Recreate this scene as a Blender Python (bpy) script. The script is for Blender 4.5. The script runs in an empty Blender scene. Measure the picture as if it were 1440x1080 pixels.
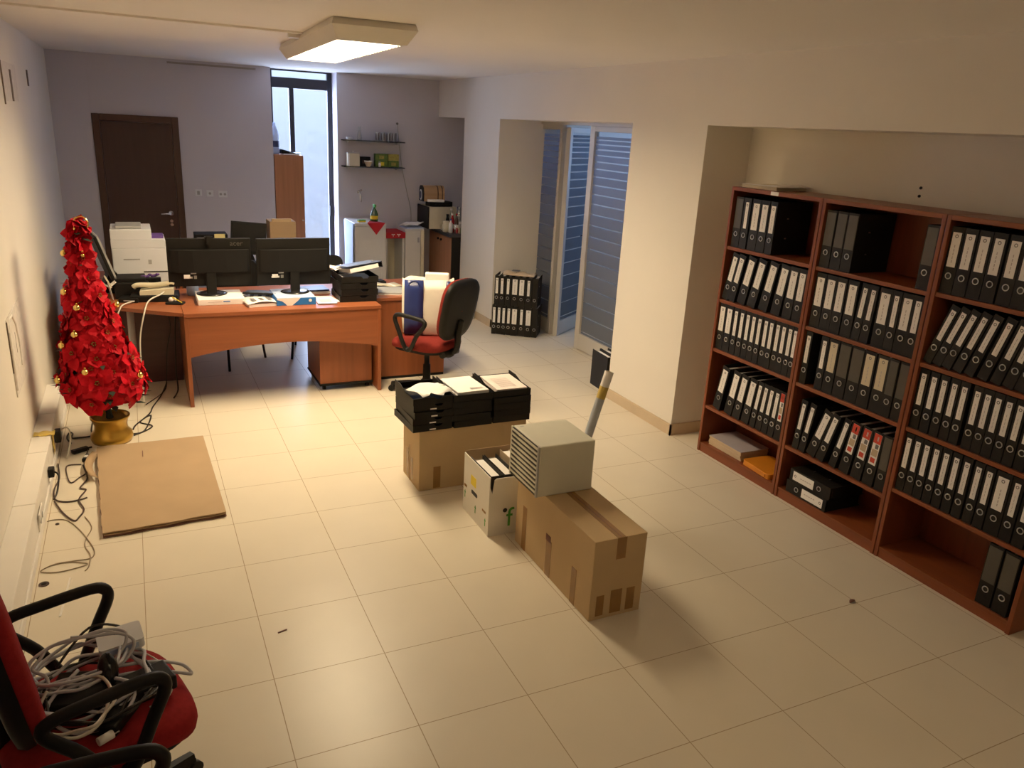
import bpy, bmesh, math, random
from mathutils import Vector, Matrix, Euler
PI = math.pi
R = math.radians
random.seed(7)
scn = bpy.context.scene
COL = scn.collection

# ------------------------------------------------------------------ materials
def srgb(r, g, b):
    f = lambda c: (c/255/12.92) if c/255 <= .04045 else ((c/255+.055)/1.055)**2.4
    return (f(r), f(g), f(b))

def nodes_of(m):
    m.use_nodes = True
    nt = m.node_tree
    return nt, nt.nodes, nt.links

def mat(name, col, rough=.5, metal=0., var=.06, scale=(8, 8, 8), bump=0., bscale=200., spec=.5, emit=None, estr=0., coat=0., trans=0., ior=1.45, detail=3., alpha=1.):
    m = bpy.data.materials.new(name)
    nt, N, L = nodes_of(m)
    b = N['Principled BSDF']
    tc = N.new('ShaderNodeTexCoord'); mp = N.new('ShaderNodeMapping'); mp.inputs['Scale'].default_value = scale
    L.new(tc.outputs['Object'], mp.inputs['Vector'])
    nz = N.new('ShaderNodeTexNoise'); nz.inputs['Scale'].default_value = 1.; nz.inputs['Detail'].default_value = detail
    L.new(mp.outputs['Vector'], nz.inputs['Vector'])
    mx = N.new('ShaderNodeMix'); mx.data_type = 'RGBA'
    mx.inputs[6].default_value = tuple(max(0, c*(1-var*2)) for c in col)+(1,)
    mx.inputs[7].default_value = tuple(min(1, c*(1+var*2)) for c in col)+(1,)
    L.new(nz.outputs['Fac'], mx.inputs[0]); L.new(mx.outputs[2], b.inputs['Base Color'])
    b.inputs['Roughness'].default_value = rough; b.inputs['Metallic'].default_value = metal
    b.inputs['Specular IOR Level'].default_value = spec; b.inputs['Coat Weight'].default_value = coat
    b.inputs['Transmission Weight'].default_value = trans; b.inputs['IOR'].default_value = ior
    b.inputs['Alpha'].default_value = alpha
    if emit:
        b.inputs['Emission Color'].default_value = tuple(emit)+(1,); b.inputs['Emission Strength'].default_value = estr
    if bump:
        n2 = N.new('ShaderNodeTexNoise'); n2.inputs['Scale'].default_value = bscale; n2.inputs['Detail'].default_value = 2
        L.new(tc.outputs['Object'], n2.inputs['Vector'])
        bp = N.new('ShaderNodeBump'); bp.inputs['Strength'].default_value = bump; bp.inputs['Distance'].default_value = .01
        L.new(n2.outputs['Fac'], bp.inputs['Height']); L.new(bp.outputs['Normal'], b.inputs['Normal'])
    return m

def wood(name, col, axis, rough=.38, var=.16):
    s = {'x': (1.2, 26, 26), 'y': (26, 1.2, 26), 'z': (26, 26, 1.2)}[axis]
    return mat(name, col, rough, var=var, scale=s, spec=.4, detail=6.)

def math_node(N, L, op, a, b=None):
    n = N.new('ShaderNodeMath'); n.operation = op
    for i, v in enumerate((a, b)):
        if v is None: continue
        if isinstance(v, (int, float)): n.inputs[i].default_value = v
        else: L.new(v, n.inputs[i])
    return n.outputs[0]

TILE = .45
def floor_mat():
    m = mat('floor_tiles', (.67, .60, .48), .33, var=.03, scale=(3, 3, 3), spec=.42)
    nt, N, L = nodes_of(m)
    b = N['Principled BSDF']
    tc = [n for n in N if n.type == 'TEX_COORD'][0]
    sep = N.new('ShaderNodeSeparateXYZ'); L.new(tc.outputs['Object'], sep.inputs[0])
    ds = []
    for k in ('X', 'Y'):
        q = math_node(N, L, 'DIVIDE', sep.outputs[k], TILE)
        f = math_node(N, L, 'FRACT', math_node(N, L, 'ADD', q, .5))
        ds.append(math_node(N, L, 'ABSOLUTE', math_node(N, L, 'SUBTRACT', f, .5)))
    d = math_node(N, L, 'MINIMUM', ds[0], ds[1])
    g = math_node(N, L, 'LESS_THAN', d, .0038)
    base = b.inputs['Base Color'].links[0].from_socket
    mx = N.new('ShaderNodeMix'); mx.data_type = 'RGBA'
    L.new(g, mx.inputs[0]); L.new(base, mx.inputs[6]); mx.inputs[7].default_value = (.36, .27, .17, 1)
    L.new(mx.outputs[2], b.inputs['Base Color'])
    rr = N.new('ShaderNodeMix'); rr.data_type = 'FLOAT'
    L.new(g, rr.inputs[0]); rr.inputs[2].default_value = .33; rr.inputs[3].default_value = .9
    L.new(rr.outputs[0], b.inputs['Roughness'])
    return m

def clear_glass(name, tint=(.95, .97, 1), gloss=.08):
    m = bpy.data.materials.new(name); nt, N, L = nodes_of(m)
    N.remove(N['Principled BSDF'])
    t = N.new('ShaderNodeBsdfTransparent'); t.inputs[0].default_value = tuple(tint)+(1,)
    g = N.new('ShaderNodeBsdfGlossy'); g.inputs['Roughness'].default_value = .03
    x = N.new('ShaderNodeMixShader'); x.inputs[0].default_value = gloss
    L.new(t.outputs[0], x.inputs[1]); L.new(g.outputs[0], x.inputs[2])
    L.new(x.outputs[0], N['Material Output'].inputs[0])
    return m

def frosted_stripes(name):
    """frosted film with thin clear lines that stand closer and closer towards the top"""
    m = bpy.data.materials.new(name); nt, N, L = nodes_of(m)
    N.remove(N['Principled BSDF'])
    tc = N.new('ShaderNodeTexCoord'); sep = N.new('ShaderNodeSeparateXYZ'); L.new(tc.outputs['Object'], sep.inputs[0])
    s = math_node(N, L, 'MAXIMUM', math_node(N, L, 'SUBTRACT', 2.10, sep.outputs['Z']), 0.)
    a, b2 = .030, .00325
    disc = math_node(N, L, 'SQRT', math_node(N, L, 'ADD', math_node(N, L, 'MULTIPLY', s, 4*b2), a*a))
    k = math_node(N, L, 'DIVIDE', math_node(N, L, 'SUBTRACT', disc, a), 2*b2)
    sp = math_node(N, L, 'ADD', math_node(N, L, 'MULTIPLY', k, 2*b2), a)
    d = math_node(N, L, 'MULTIPLY', math_node(N, L, 'FRACT', k), sp)
    line = math_node(N, L, 'LESS_THAN', d, math_node(N, L, 'MINIMUM', math_node(N, L, 'MULTIPLY', sp, .25), .0125))
    clear = clear_tr = N.new('ShaderNodeBsdfTransparent'); clear_tr.inputs[0].default_value = (.93, .96, 1, 1)
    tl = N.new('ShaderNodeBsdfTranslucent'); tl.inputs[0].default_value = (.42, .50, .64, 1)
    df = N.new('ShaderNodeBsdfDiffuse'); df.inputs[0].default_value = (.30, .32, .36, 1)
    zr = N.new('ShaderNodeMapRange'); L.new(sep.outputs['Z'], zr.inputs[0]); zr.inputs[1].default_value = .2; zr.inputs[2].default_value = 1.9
    cm = N.new('ShaderNodeMix'); cm.data_type = 'RGBA'; L.new(zr.outputs[0], cm.inputs[0]); cm.inputs[6].default_value = (.16, .18, .22, 1); cm.inputs[7].default_value = (.56, .66, .84, 1); L.new(cm.outputs[2], tl.inputs[0])  # tint darker low, lighter high: far-room light gradient painted into the film
    fx = N.new('ShaderNodeMixShader'); fx.inputs[0].default_value = .42
    L.new(tl.outputs[0], fx.inputs[1]); L.new(df.outputs[0], fx.inputs[2])
    x = N.new('ShaderNodeMixShader'); L.new(line, x.inputs[0])
    L.new(fx.outputs[0], x.inputs[1]); L.new(clear.outputs[0], x.inputs[2])
    g = N.new('ShaderNodeBsdfGlossy'); g.inputs['Roughness'].default_value = .25
    y = N.new('ShaderNodeMixShader'); y.inputs[0].default_value = .012
    L.new(x.outputs[0], y.inputs[1]); L.new(g.outputs[0], y.inputs[2])
    L.new(y.outputs[0], N['Material Output'].inputs[0])
    return m

def emitter(name, col, s):
    m = bpy.data.materials.new(name); nt, N, L = nodes_of(m)
    N.remove(N['Principled BSDF'])
    e = N.new('ShaderNodeEmission'); e.inputs[0].default_value = tuple(col)+(1,); e.inputs[1].default_value = s
    L.new(e.outputs[0], N['Material Output'].inputs[0])
    return m

M = {}
M['floor'] = floor_mat()
M['wall'] = mat('wall_paint', (.76, .71, .63), .85, var=.02, scale=(2, 2, 2), bump=.06, bscale=120, spec=.2)
M['wallb'] = mat('daylight_tinted_wall', (.60, .575, .63), .85, var=.02, scale=(2, 2, 2), bump=.06, bscale=120, spec=.2)  # wall paint with cool, dim window light put into its colour
M['ceil'] = mat('ceiling_paint', (.76, .72, .67), .9, var=.02, scale=(1, 1, 1), spec=.1)
M['skirt'] = mat('skirting_tile', (.55, .43, .29), .45, var=.05)
M['trunk'] = mat('trunking_plastic', (.78, .74, .68), .45, var=.02)
M['deskx'] = wood('cherry_desk_x', (.275, .080, .030), 'x')
M['deskz'] = wood('cherry_desk_z', (.25, .072, .026), 'z')
M['deskdark'] = wood('desk_panel_dark', (.070, .032, .034), 'x')  # purple-brown wood of the corner desk panel
M['casez'] = wood('cherry_case_z', (.195, .050, .018), 'z', .36)
M['casey'] = wood('cherry_case_y', (.21, .056, .020), 'y', .36)
M['cab'] = wood('kitchen_wood', (.42, .20, .11), 'z')
M['cabo'] = wood('cupboard_wood', (.40, .17, .08), 'z')
M['doorw'] = wood('brown_door', (.058, .028, .020), 'z', .5, .1)
M['doorf'] = wood('brown_door_frame', (.075, .036, .022), 'z', .5, .1)
M['black'] = mat('black_plastic', (.009, .0085, .008), .5, var=.1, spec=.22)
M['blackm'] = mat('black_matte', (.009, .0085, .0085), .7, var=.15, bump=.05, spec=.2)
M['blackgloss'] = mat('black_gloss', (.01, .01, .011), .22, var=.1)
M['binder'] = mat('binder_board', (.0105, .009, .0075), .6, var=.2, scale=(30, 30, 30), bump=.05, bscale=400, spec=.3)
M['paper'] = mat('white_paper', (.86, .83, .80), .8, var=.015, scale=(20, 20, 20))
M['pink'] = mat('pinkish_paper', (.80, .70, .66), .8, var=.05, scale=(30, 30, 30))
M['cream'] = mat('cream_label', (.66, .58, .42), .8, var=.03, scale=(20, 20, 20))
M['grey'] = mat('grey_sleeve', (.075, .068, .058), .35, var=.06, scale=(20, 20, 20))
M['ink'] = mat('print_ink', (.16, .15, .15), .8)
M['inkp'] = mat('print_pale', (.48, .42, .42), .8)
M['red'] = mat('red_print', (.60, .06, .03), .7)
M['yellow'] = mat('yellow_print', (.80, .62, .04), .7)
M['green'] = mat('green_print', (.06, .30, .05), .7)
M['blue'] = mat('blue_print', (.02, .17, .55), .6)
M['tan'] = mat('tan_print', (.55, .42, .28), .7, var=.1)
M['steel'] = mat('ring_steel', (.55, .54, .52), .3, metal=1.)
M['chrome'] = mat('chrome', (.75, .75, .76), .15, metal=1.)
M['alu'] = mat('door_aluminium', (.56, .52, .46), .45, metal=.15, var=.02)
M['dark_alu'] = mat('dark_frame', (.018, .018, .026), .4)
M['card'] = mat('cardboard', (.39, .265, .15), .85, var=.06, scale=(5, 5, 5), bump=.04, bscale=150)
M['card2'] = mat('cardboard_pale', (.50, .355, .19), .85, var=.06, scale=(4, 4, 4), bump=.04, bscale=150)
M['card_in'] = mat('cardboard_edge', (.16, .07, .05), .9, var=.2, scale=(60, 60, 60))
M['tape'] = mat('packing_tape', (.27, .14, .045), .25, var=.1, scale=(12, 12, 12))
M['whitebox'] = mat('white_carton', (.72, .68, .60), .7, var=.03)
M['beige'] = mat('beige_plastic', (.64, .62, .50), .55, var=.03, bump=.05, bscale=500)
M['slot'] = mat('slot_dark', (.012, .01, .009), .6)
M['creamp'] = mat('cream_plastic', (.66, .60, .44), .45)
M['white'] = mat('white_plastic', (.72, .73, .76), .4, var=.02)
M['appl'] = mat('white_enamel', (.62, .60, .57), .35, var=.02)
M['gold'] = mat('gold_pot', (.50, .29, .045), .32, metal=.75, var=.15)
M['bauble'] = mat('gold_bauble', (.85, .60, .18), .16, metal=1., var=.04)
M['petal'] = mat('red_petal', (.47, .005, .014), .6, var=.25, scale=(14, 14, 14), spec=.12)
M['petal2'] = mat('dark_red_petal', (.34, .004, .011), .6, var=.25, scale=(14, 14, 14), spec=.1)
M['leaf'] = mat('dark_leaf', (.016, .024, .014), .7, var=.3)
M['stamen'] = mat('flower_centre', (.22, .12, .02), .6)
M['soil'] = mat('soil', (.03, .018, .012), .95, var=.3, scale=(60, 60, 60))
M['fabric'] = mat('red_fabric', (.27, .016, .018), .95, var=.12, scale=(60, 60, 60), bump=.2, bscale=900, spec=.15)
M['fabric2'] = mat('bright_red_fabric', (.17, .018, .014), .95, var=.12, scale=(60, 60, 60), bump=.2, bscale=900, spec=.15)
M['bagw'] = mat('bag_white', (.70, .66, .58), .5, var=.05, bump=.25, bscale=14)
M['bagb'] = mat('bag_blue', (.018, .03, .14), .3, var=.15, bump=.3, bscale=16)
M['cable_g'] = mat('grey_cable', (.50, .50, .54), .55)
M['cable_b'] = mat('black_cable', (.018, .014, .013), .5)
M['cable_br'] = mat('brown_cable', (.055, .032, .026), .5)
M['cable_t'] = mat('tan_cable', (.26, .19, .12), .5)
M['cable_w'] = mat('white_cable', (.62, .58, .50), .5)
M['tapey'] = mat('yellow_tape', (.62, .45, .10), .4, var=.15)
M['orange'] = mat('orange_folder', (.60, .20, .012), .5, var=.1)
M['lilac'] = mat('lilac_paper', (.42, .38, .42), .7)
M['tubeb'] = mat('tube_paper', (.42, .46, .52), .5, var=.2, scale=(14, 14, 14))
M['glass'] = clear_glass('window_glass')
M['bottleg'] = clear_glass('bottle_clear', (.82, .86, .88), .18)
M['shelfg'] = clear_glass('shelf_glass', (.25, .28, .28), .12)
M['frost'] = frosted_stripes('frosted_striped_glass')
M['greenl'] = clear_glass('green_liquid', (.10, .45, .06), .15)
M['lamp'] = emitter('lamp_glow', (1., .86, .62), 14.)
M['fix'] = mat('fixture_plastic', (.66, .62, .56), .5, var=.02)
M['louvre'] = mat('louvre_white', (.85, .83, .80), .5, var=.01)
M['outwall'] = mat('lightwell_plaster', (.62, .66, .74), .9, var=.02)
M['marble'] = mat('dark_worktop', (.035, .035, .042), .3, var=.3, scale=(50, 50, 50))
M['wood_bin'] = wood('bread_bin_wood', (.42, .25, .12), 'x')
M['navy'] = mat('navy', (.015, .025, .08), .4)
M['redcloth'] = mat('red_cloth', (.42, .012, .02), .9, var=.1)
M['plaster'] = mat('grey_patch', (.68, .63, .57), .95, var=.12, scale=(30, 30, 30))
M['slotline'] = mat('slot_grey', (.36, .33, .31), .95)
M['crack'] = mat('crack_dark', (.16, .12, .085), .95)
M['purple'] = mat('purple_bits', (.10, .04, .22), .6)
M['bluegrey'] = mat('blue_grey_board', (.08, .10, .15), .5)
M['bluep'] = mat('pale_blue_paper', (.45, .55, .75), .7)
M['silvergrey'] = mat('grey_lid', (.36, .36, .35), .5)

# ------------------------------------------------------------------ mesh builder
class MB:
    def __init__(s): s.bm = bmesh.new()
    def _faces(s, vs, fs, mi=0, smooth=False, T=None):
        v = [s.bm.verts.new(T @ Vector(p) if T else p) for p in vs]
        for f in fs:
            try:
                q = s.bm.faces.new([v[i] for i in f]); q.material_index = mi; q.smooth = smooth
            except ValueError: pass
        return s
    def box(s, x0, x1, y0, y1, z0, z1, mi=0, T=None):
        return s._faces([(x0,y0,z0),(x1,y0,z0),(x1,y1,z0),(x0,y1,z0),(x0,y0,z1),(x1,y0,z1),(x1,y1,z1),(x0,y1,z1)],
                        [(0,3,2,1),(4,5,6,7),(0,1,5,4),(1,2,6,5),(2,3,7,6),(3,0,4,7)], mi, False, T)
    def prism(s, pts, a, b, axis='z', mi=0, T=None, smooth=False):
        n = len(pts)
        def p3(p, h): return {'z': (p[0], p[1], h), 'y': (p[0], h, p[1]), 'x': (h, p[0], p[1])}[axis]
        vs = [p3(p, a) for p in pts]+[p3(p, b) for p in pts]
        fs = [tuple(range(n-1, -1, -1)), tuple(range(n, 2*n))]
        s._faces(vs, fs, mi, False, T)
        v = []
        s._faces(vs, [(i, (i+1) % n, n+(i+1) % n, n+i) for i in range(n)], mi, smooth, T)
        return s
    def tube(s, pts, r, seg=8, mi=0, closed=False, caps=True, smooth=True, T=None):
        P = [Vector(p) for p in pts]
        if T: P = [T @ p for p in P]
        n = len(P); rings = []
        rr = r if isinstance(r, (list, tuple)) else [r]*n
        up = None
        for i in range(n):
            t = (P[(i+1) % n]-P[i-1]) if closed else (P[min(i+1, n-1)]-P[max(i-1, 0)])
            if t.length < 1e-9: t = Vector((0, 0, 1))
            t.normalize()
            if up is None:
                up = t.orthogonal().normalized()
            up = (up-t*up.dot(t))
            up = up.normalized() if up.length > 1e-6 else t.orthogonal().normalized()
            w = t.cross(up)
            rings.append([s.bm.verts.new(P[i]+(up*math.cos(2*PI*k/seg)+w*math.sin(2*PI*k/seg))*rr[i]) for k in range(seg)])
        m = n if closed else n-1
        for i in range(m):
            a, b = rings[i], rings[(i+1) % n]
            for k in range(seg):
                f = s.bm.faces.new((a[k], a[(k+1) % seg], b[(k+1) % seg], b[k])); f.material_index = mi; f.smooth = smooth
        if caps and not closed:
            f = s.bm.faces.new(rings[0][::-1]); f.material_index = mi
            f = s.bm.faces.new(rings[-1]); f.material_index = mi
        return s
    def cyl(s, p0, p1, r, seg=16, mi=0, r1=None, T=None):
        return s.tube([p0, p1], [r, r if r1 is None else r1], seg, mi, T=T)
    def lathe(s, prof, c=(0,0,0), seg=24, mi=0, T=None, caps=True):
        rings = []
        for r, z in prof:
            ring = []
            for k in range(seg):
                p = Vector((c[0]+r*math.cos(2*PI*k/seg), c[1]+r*math.sin(2*PI*k/seg), c[2]+z))
                ring.append(s.bm.verts.new(T @ p if T else p))
            rings.append(ring)
        for i in range(len(rings)-1):
            for k in range(seg):
                f = s.bm.faces.new((rings[i][k], rings[i][(k+1) % seg], rings[i+1][(k+1) % seg], rings[i+1][k])); f.smooth = True; f.material_index = mi
        if caps:
            for rg in (rings[0][::-1], rings[-1]):
                f = s.bm.faces.new(rg); f.material_index = mi
        return s
    def ball(s, c, r, seg=16, mi=0, sc=(1,1,1), T=None):
        n = seg//2
        prof = [(max(1e-4, r*math.sin(PI*i/n)), -r*math.cos(PI*i/n)) for i in range(n+1)]
        S = Matrix.Translation(c) @ Matrix.Diagonal((sc[0], sc[1], sc[2], 1))
        return s.lathe(prof, (0,0,0), seg, mi, (T @ S) if T else S, caps=False)
    def quad(s, a, b, c, d, mi=0, T=None): return s._faces([a,b,c,d], [(0,1,2,3)], mi, False, T)
    def sheet(s, P, mi=0, smooth=True):   # grid of points
        V = [[s.bm.verts.new(p) for p in row] for row in P]
        for i in range(len(V)-1):
            for j in range(len(V[0])-1):
                f = s.bm.faces.new((V[i][j], V[i][j+1], V[i+1][j+1], V[i+1][j])); f.material_index = mi; f.smooth = smooth
        return s
    def mesh(s, name, mats):
        me = bpy.data.meshes.new(name)
        bmesh.ops.recalc_face_normals(s.bm, faces=s.bm.faces[:])
        s.bm.to_mesh(me); s.bm.free()
        for m in (mats if isinstance(mats, (list, tuple)) else [mats]): me.materials.append(M[m] if isinstance(m, str) else m)
        return me
    def obj(s, name, mats, parent=None, bevel=0., loc=None, rot=None, solid=0.):
        return link(name, s.mesh(name, mats), parent, bevel, loc, rot, solid)

def link(name, me, parent=None, bevel=0., loc=None, rot=None, solid=0.):
    o = bpy.data.objects.new(name, me); COL.objects.link(o)
    if parent: o.parent = parent
    if loc: o.location = loc
    if rot: o.rotation_euler = rot
    if solid:
        md = o.modifiers.new('solid', 'SOLIDIFY'); md.thickness = solid
    if bevel:
        md = o.modifiers.new('bevel', 'BEVEL'); md.width = bevel; md.segments = 2; md.limit_method = 'ANGLE'; md.angle_limit = R(40)
    return o

def tag(o, label, cat, group=None):
    o['label'] = label; o['category'] = cat
    if group: o['group'] = group
    return o
def thing(name, label, cat, loc=(0,0,0), rz=0., group=None, rot=None):
    o = bpy.data.objects.new(name, None); COL.objects.link(o)
    o.empty_display_size = .05
    o.location = loc; o.rotation_euler = rot if rot else (0, 0, rz)
    return tag(o, label, cat, group)
def struct(o):
    o['kind'] = 'structure'; return o

def spline(pts, n=6, closed=False):
    P = [Vector(p) for p in pts]; out = []
    N = len(P)
    for i in range(N if closed else N-1):
        g = (lambda k: P[k % N]) if closed else (lambda k: P[max(0, min(N-1, k))])
        p0, p1, p2, p3 = g(i-1), g(i), g(i+1), g(i+2)
        for j in range(n):
            t = j/n
            out.append(.5*((2*p1)+(-p0+p2)*t+(2*p0-5*p1+4*p2-p3)*t*t+(-p0+3*p1-3*p2+p3)*t**3))
    if not closed: out.append(P[-1])
    return out
def rrect(w, h, r, n=4, cx=0, cy=0):
    pts = []
    for (sx, sy, a0) in ((1,1,0),(-1,1,90),(-1,-1,180),(1,-1,270)):
        for i in range(n+1):
            a = R(a0+90*i/n)
            pts.append((cx+sx*(w/2-r)+r*math.cos(a), cy+sy*(h/2-r)+r*math.sin(a)))
    return pts
def text_mesh(body, size, depth=.0005, font_scale_x=1.):
    cu = bpy.data.curves.new('txt', 'FONT'); cu.body = body; cu.size = size; cu.extrude = depth; cu.align_x = 'CENTER'; cu.align_y = 'CENTER'
    o = bpy.data.objects.new('txt', cu); COL.objects.link(o)
    dg = bpy.context.evaluated_depsgraph_get()
    me = bpy.data.meshes.new_from_object(o.evaluated_get(dg))
    bpy.data.objects.remove(o); bpy.data.curves.remove(cu)
    me.name = 'lettering'
    return me

# ------------------------------------------------------------------ room shell
H = 2.63; XL = -.57; XR = 3.60; YB = 4.68; YF = -6.2
struct(MB().box(-.8, 6.6, YF-.2, 7.0, -.08, 0).obj('floor', 'floor'))
struct(MB().box(-.8, 6.6, YF-.2, 4.98, H, H+.15).obj('ceiling', 'ceil'))
struct(MB().box(XL-.15, XL, YF-.2, YB+.15, 0, H).obj('wall_left', 'wall'))
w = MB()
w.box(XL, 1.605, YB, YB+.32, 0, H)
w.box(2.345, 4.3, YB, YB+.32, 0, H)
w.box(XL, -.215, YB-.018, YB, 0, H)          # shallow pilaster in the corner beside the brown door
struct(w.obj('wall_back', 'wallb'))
w = MB()
w.box(XR, 4.35, YF, YB, 2.21, H)              # deep beam over the whole right side
w.box(3.985, 4.35, YF, -.537, 0, 2.21)        # wall behind the bookcases
w.box(XR, 4.35, -.537, .36, 0, 2.21)          # near pillar
w.box(XR, 4.35, 2.83, 3.815, 0, 2.21)         # far pillar
w.box(4.15, 4.35, 3.815, YB, 0, 2.21)         # kitchen niche
struct(w.obj('wall_right', 'wall'))
struct(MB().box(-.8, 4.35, YF-.2, YF, 0, H).obj('wall_front', 'wall'))
b = MB()
for x0, x1, y0, y1 in ((XR-.012, XR, -.549, .36), (XR-.012, 3.985, -.549, -.537), (XR-.012, XR, 2.818, 3.815), (XR-.012, 4.1, 2.818, 2.83),
                       (3.973, 3.985, YF, -.549)):
    b.box(x0, x1, y0, y1, 0, .085)
struct(b.obj('baseboard_right', 'skirt'))
# second room behind the glass partition
w = MB(); w.box(4.35, 6.6, -.2, -.05, 0, H); w.box(4.35, 6.6, 3.9, 4.05, 0, H)
w.box(6.4, 6.6, -.05, 3.9, 0, 1.35); w.box(6.4, 6.6, -.05, 3.9, 2.45, H); w.box(6.4, 6.6, -.05, .1, 1.35, 2.45); w.box(6.4, 6.6, 3.75, 3.9, 1.35, 2.45)
struct(w.obj('wall_far_room', 'wall'))
wf = MB(); wf.box(6.42, 6.48, .1, .16, 1.35, 2.45).box(6.42, 6.48, 3.69, 3.75, 1.35, 2.45).box(6.42, 6.48, .16, 3.69, 1.35, 1.41).box(6.42, 6.48, .16, 3.69, 2.39, 2.45).box(6.42, 6.48, 1.90, 1.95, 1.41, 2.39)
w4 = struct(wf.obj('window_4', 'alu'))
M['milk'] = bpy.data.materials.new('milk_glass'); nt, N, L = nodes_of(M['milk']); N.remove(N['Principled BSDF']); tl = N.new('ShaderNodeBsdfTranslucent'); tl.inputs[0].default_value = (.62, .72, .88, 1); L.new(tl.outputs[0], N['Material Output'].inputs[0])
for ya, yb in ((.16, 1.90), (1.95, 3.69)): MB().box(6.445, 6.449, ya, yb, 1.41, 2.39).obj('pane', 'milk', w4)  # unseen milky panes, added to soften and dim the sky light
# outside light well behind the tall window
struct(MB().box(-.4, 4.6, 6.7, 6.9, 0, 1.9).box(-.4, 4.6, 6.72, 6.9, 1.9, 3.6).obj('wall_outside', 'outwall'))
# trunking along the left wall
t = MB()
ys = [-5.6, -3.5, -1.9, -.75, -.05, .62, 1.26]
for a, c in zip(ys[:-1], ys[1:]):
    t.box(XL, -.468, a, c-.004, .055, .205)
t.box(XL, -.462, -5.6, 1.26, 0, .05)
struct(t.obj('trim_1', 'trunk', bevel=.004))
# ceiling cable duct to the lamp
struct(MB().box(-.57, 1.18, .50, .525, H-.012, H).obj('trim_2', 'ceil'))
# damaged plaster patches on the left wall
t = MB()
t.box(XL, XL+.004, 1.15, 1.9, 2.12, 2.36, 0)
t.box(XL, XL+.007, 1.13, 1.15, 2.10, 2.36, 1).box(XL, XL+.007, 1.52, 1.60, 2.12, 2.32, 1).box(XL, XL+.007, 2.66, 2.72, 2.24, 2.36, 1)
struct(t.obj('trim_3', ['plaster', 'crack']))
t = MB()
t.box(XL, XL+.006, -.10, .50, .56, 1.0, 0)
t.box(XL, XL+.007, -.108, -.100, .70, .99, 1).box(XL, XL+.007, .11, .122, .76, .88, 1)
t.tube([(XL+.006, y, z) for y, z in ((-.095, .60), (-.09, .93), (-.03, .985), (.08, .985), (.17, .92), (.22, .80), (.21, .66))], .009, 8, 0)
struct(t.obj('trim_4', ['plaster', 'crack'], bevel=.003))
# ragged cable slot under the ceiling of the back wall
struct(MB().box(.55, 1.45, YB-.004, YB, 2.585, 2.605).obj('trim_5', 'slotline'))

# brown door
d = MB(); x0, x1, zt = -.213, .618, 2.047
d.box(x0, x0+.07, YB-.03, YB, 0, zt).box(x1-.07, x1, YB-.03, YB, 0, zt).box(x0+.07, x1-.07, YB-.03, YB, zt-.07, zt)
d1 = struct(d.obj('door_1', 'doorf', bevel=.004))
MB().box(x0+.072, x1-.072, YB-.016, YB-.001, .005, zt-.072).obj('door_leaf', 'doorw', d1)
h = MB(); h.cyl((.475, YB-.018, 1.03), (.475, YB-.07, 1.03), .012); h.cyl((.475, YB-.065, 1.03), (.37, YB-.065, 1.025), .010)
h.cyl((.475, YB-.016, 1.03), (.475, YB-.024, 1.03), .026, 20)
h.obj('door_handle', 'chrome', d1)
for z in (.945, .905):
    MB().cyl((.475, YB-.016, z), (.475, YB-.024, z), .017, 16).obj('door_lock', 'chrome', d1)

# tall dark window / glazed door at the back
d = MB(); y0, y1 = 4.93, 4.99
d.box(1.60, 1.66, y0, y1, 0, H).box(2.29, 2.35, y0, y1, 0, H).box(1.66, 2.29, y0, y1, 2.43, 2.545).box(1.66, 2.29, y0, y1, 2.615, H)
d.box(1.66, 2.29, y0, y1, 0, .09).box(1.845, 1.90, y0, y1, .09, 2.43)
w1 = struct(d.obj('window_1', 'dark_alu', bevel=.003))
for xa, xb, za, zb in ((1.66, 1.845, .09, 2.43), (1.90, 2.29, .09, 2.43), (1.66, 2.29, 2.545, 2.615)):
    MB().box(xa, xb, 4.955, 4.965, za, zb).obj('pane', 'glass', w1)
MB().box(2.295, 2.31, y0-.03, y0, .98, 1.10).obj('window_handle', 'black', w1)

# glass partition between the pillars (x = 4.13)
XG = 4.13
def panel(name, ya, yb, zt=2.19, T=None, st=.075, bot=.16, top=.05):
    f = MB()
    f.box(XG-.025, XG+.025, ya, ya+st, 0, zt, T=T).box(XG-.025, XG+.025, yb-st, yb, 0, zt, T=T)
    f.box(XG-.025, XG+.025, ya+st, yb-st, .01, bot, T=T).box(XG-.025, XG+.025, ya+st, yb-st, zt-top, zt, T=T)
    o = struct(f.obj(name, 'alu', bevel=.003))
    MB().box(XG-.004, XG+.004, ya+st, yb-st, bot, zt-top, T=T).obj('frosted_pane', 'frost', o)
    return o
struct(MB().box(XG-.05, XG+.05, .36, 2.83, 2.185, 2.21).obj('trim_6', 'alu'))
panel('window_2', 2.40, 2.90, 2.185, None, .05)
leafT = Matrix.Translation((XG, 2.31, 0)) @ Matrix.Rotation(R(126), 4, 'Z') @ Matrix.Translation((-XG, -2.31, 0))
# the ajar leaf: hinged at its far post, swung into the room beyond
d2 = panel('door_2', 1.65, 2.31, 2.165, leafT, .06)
hd = MB()
q = leafT
hd.box(XG+.025, XG+.06, 1.665, 1.685, .98, 1.12, T=q); hd.obj('door_handle', 'black', d2)
panel('window_3', .36, 1.84, 2.185, None, .085, .17)

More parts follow.
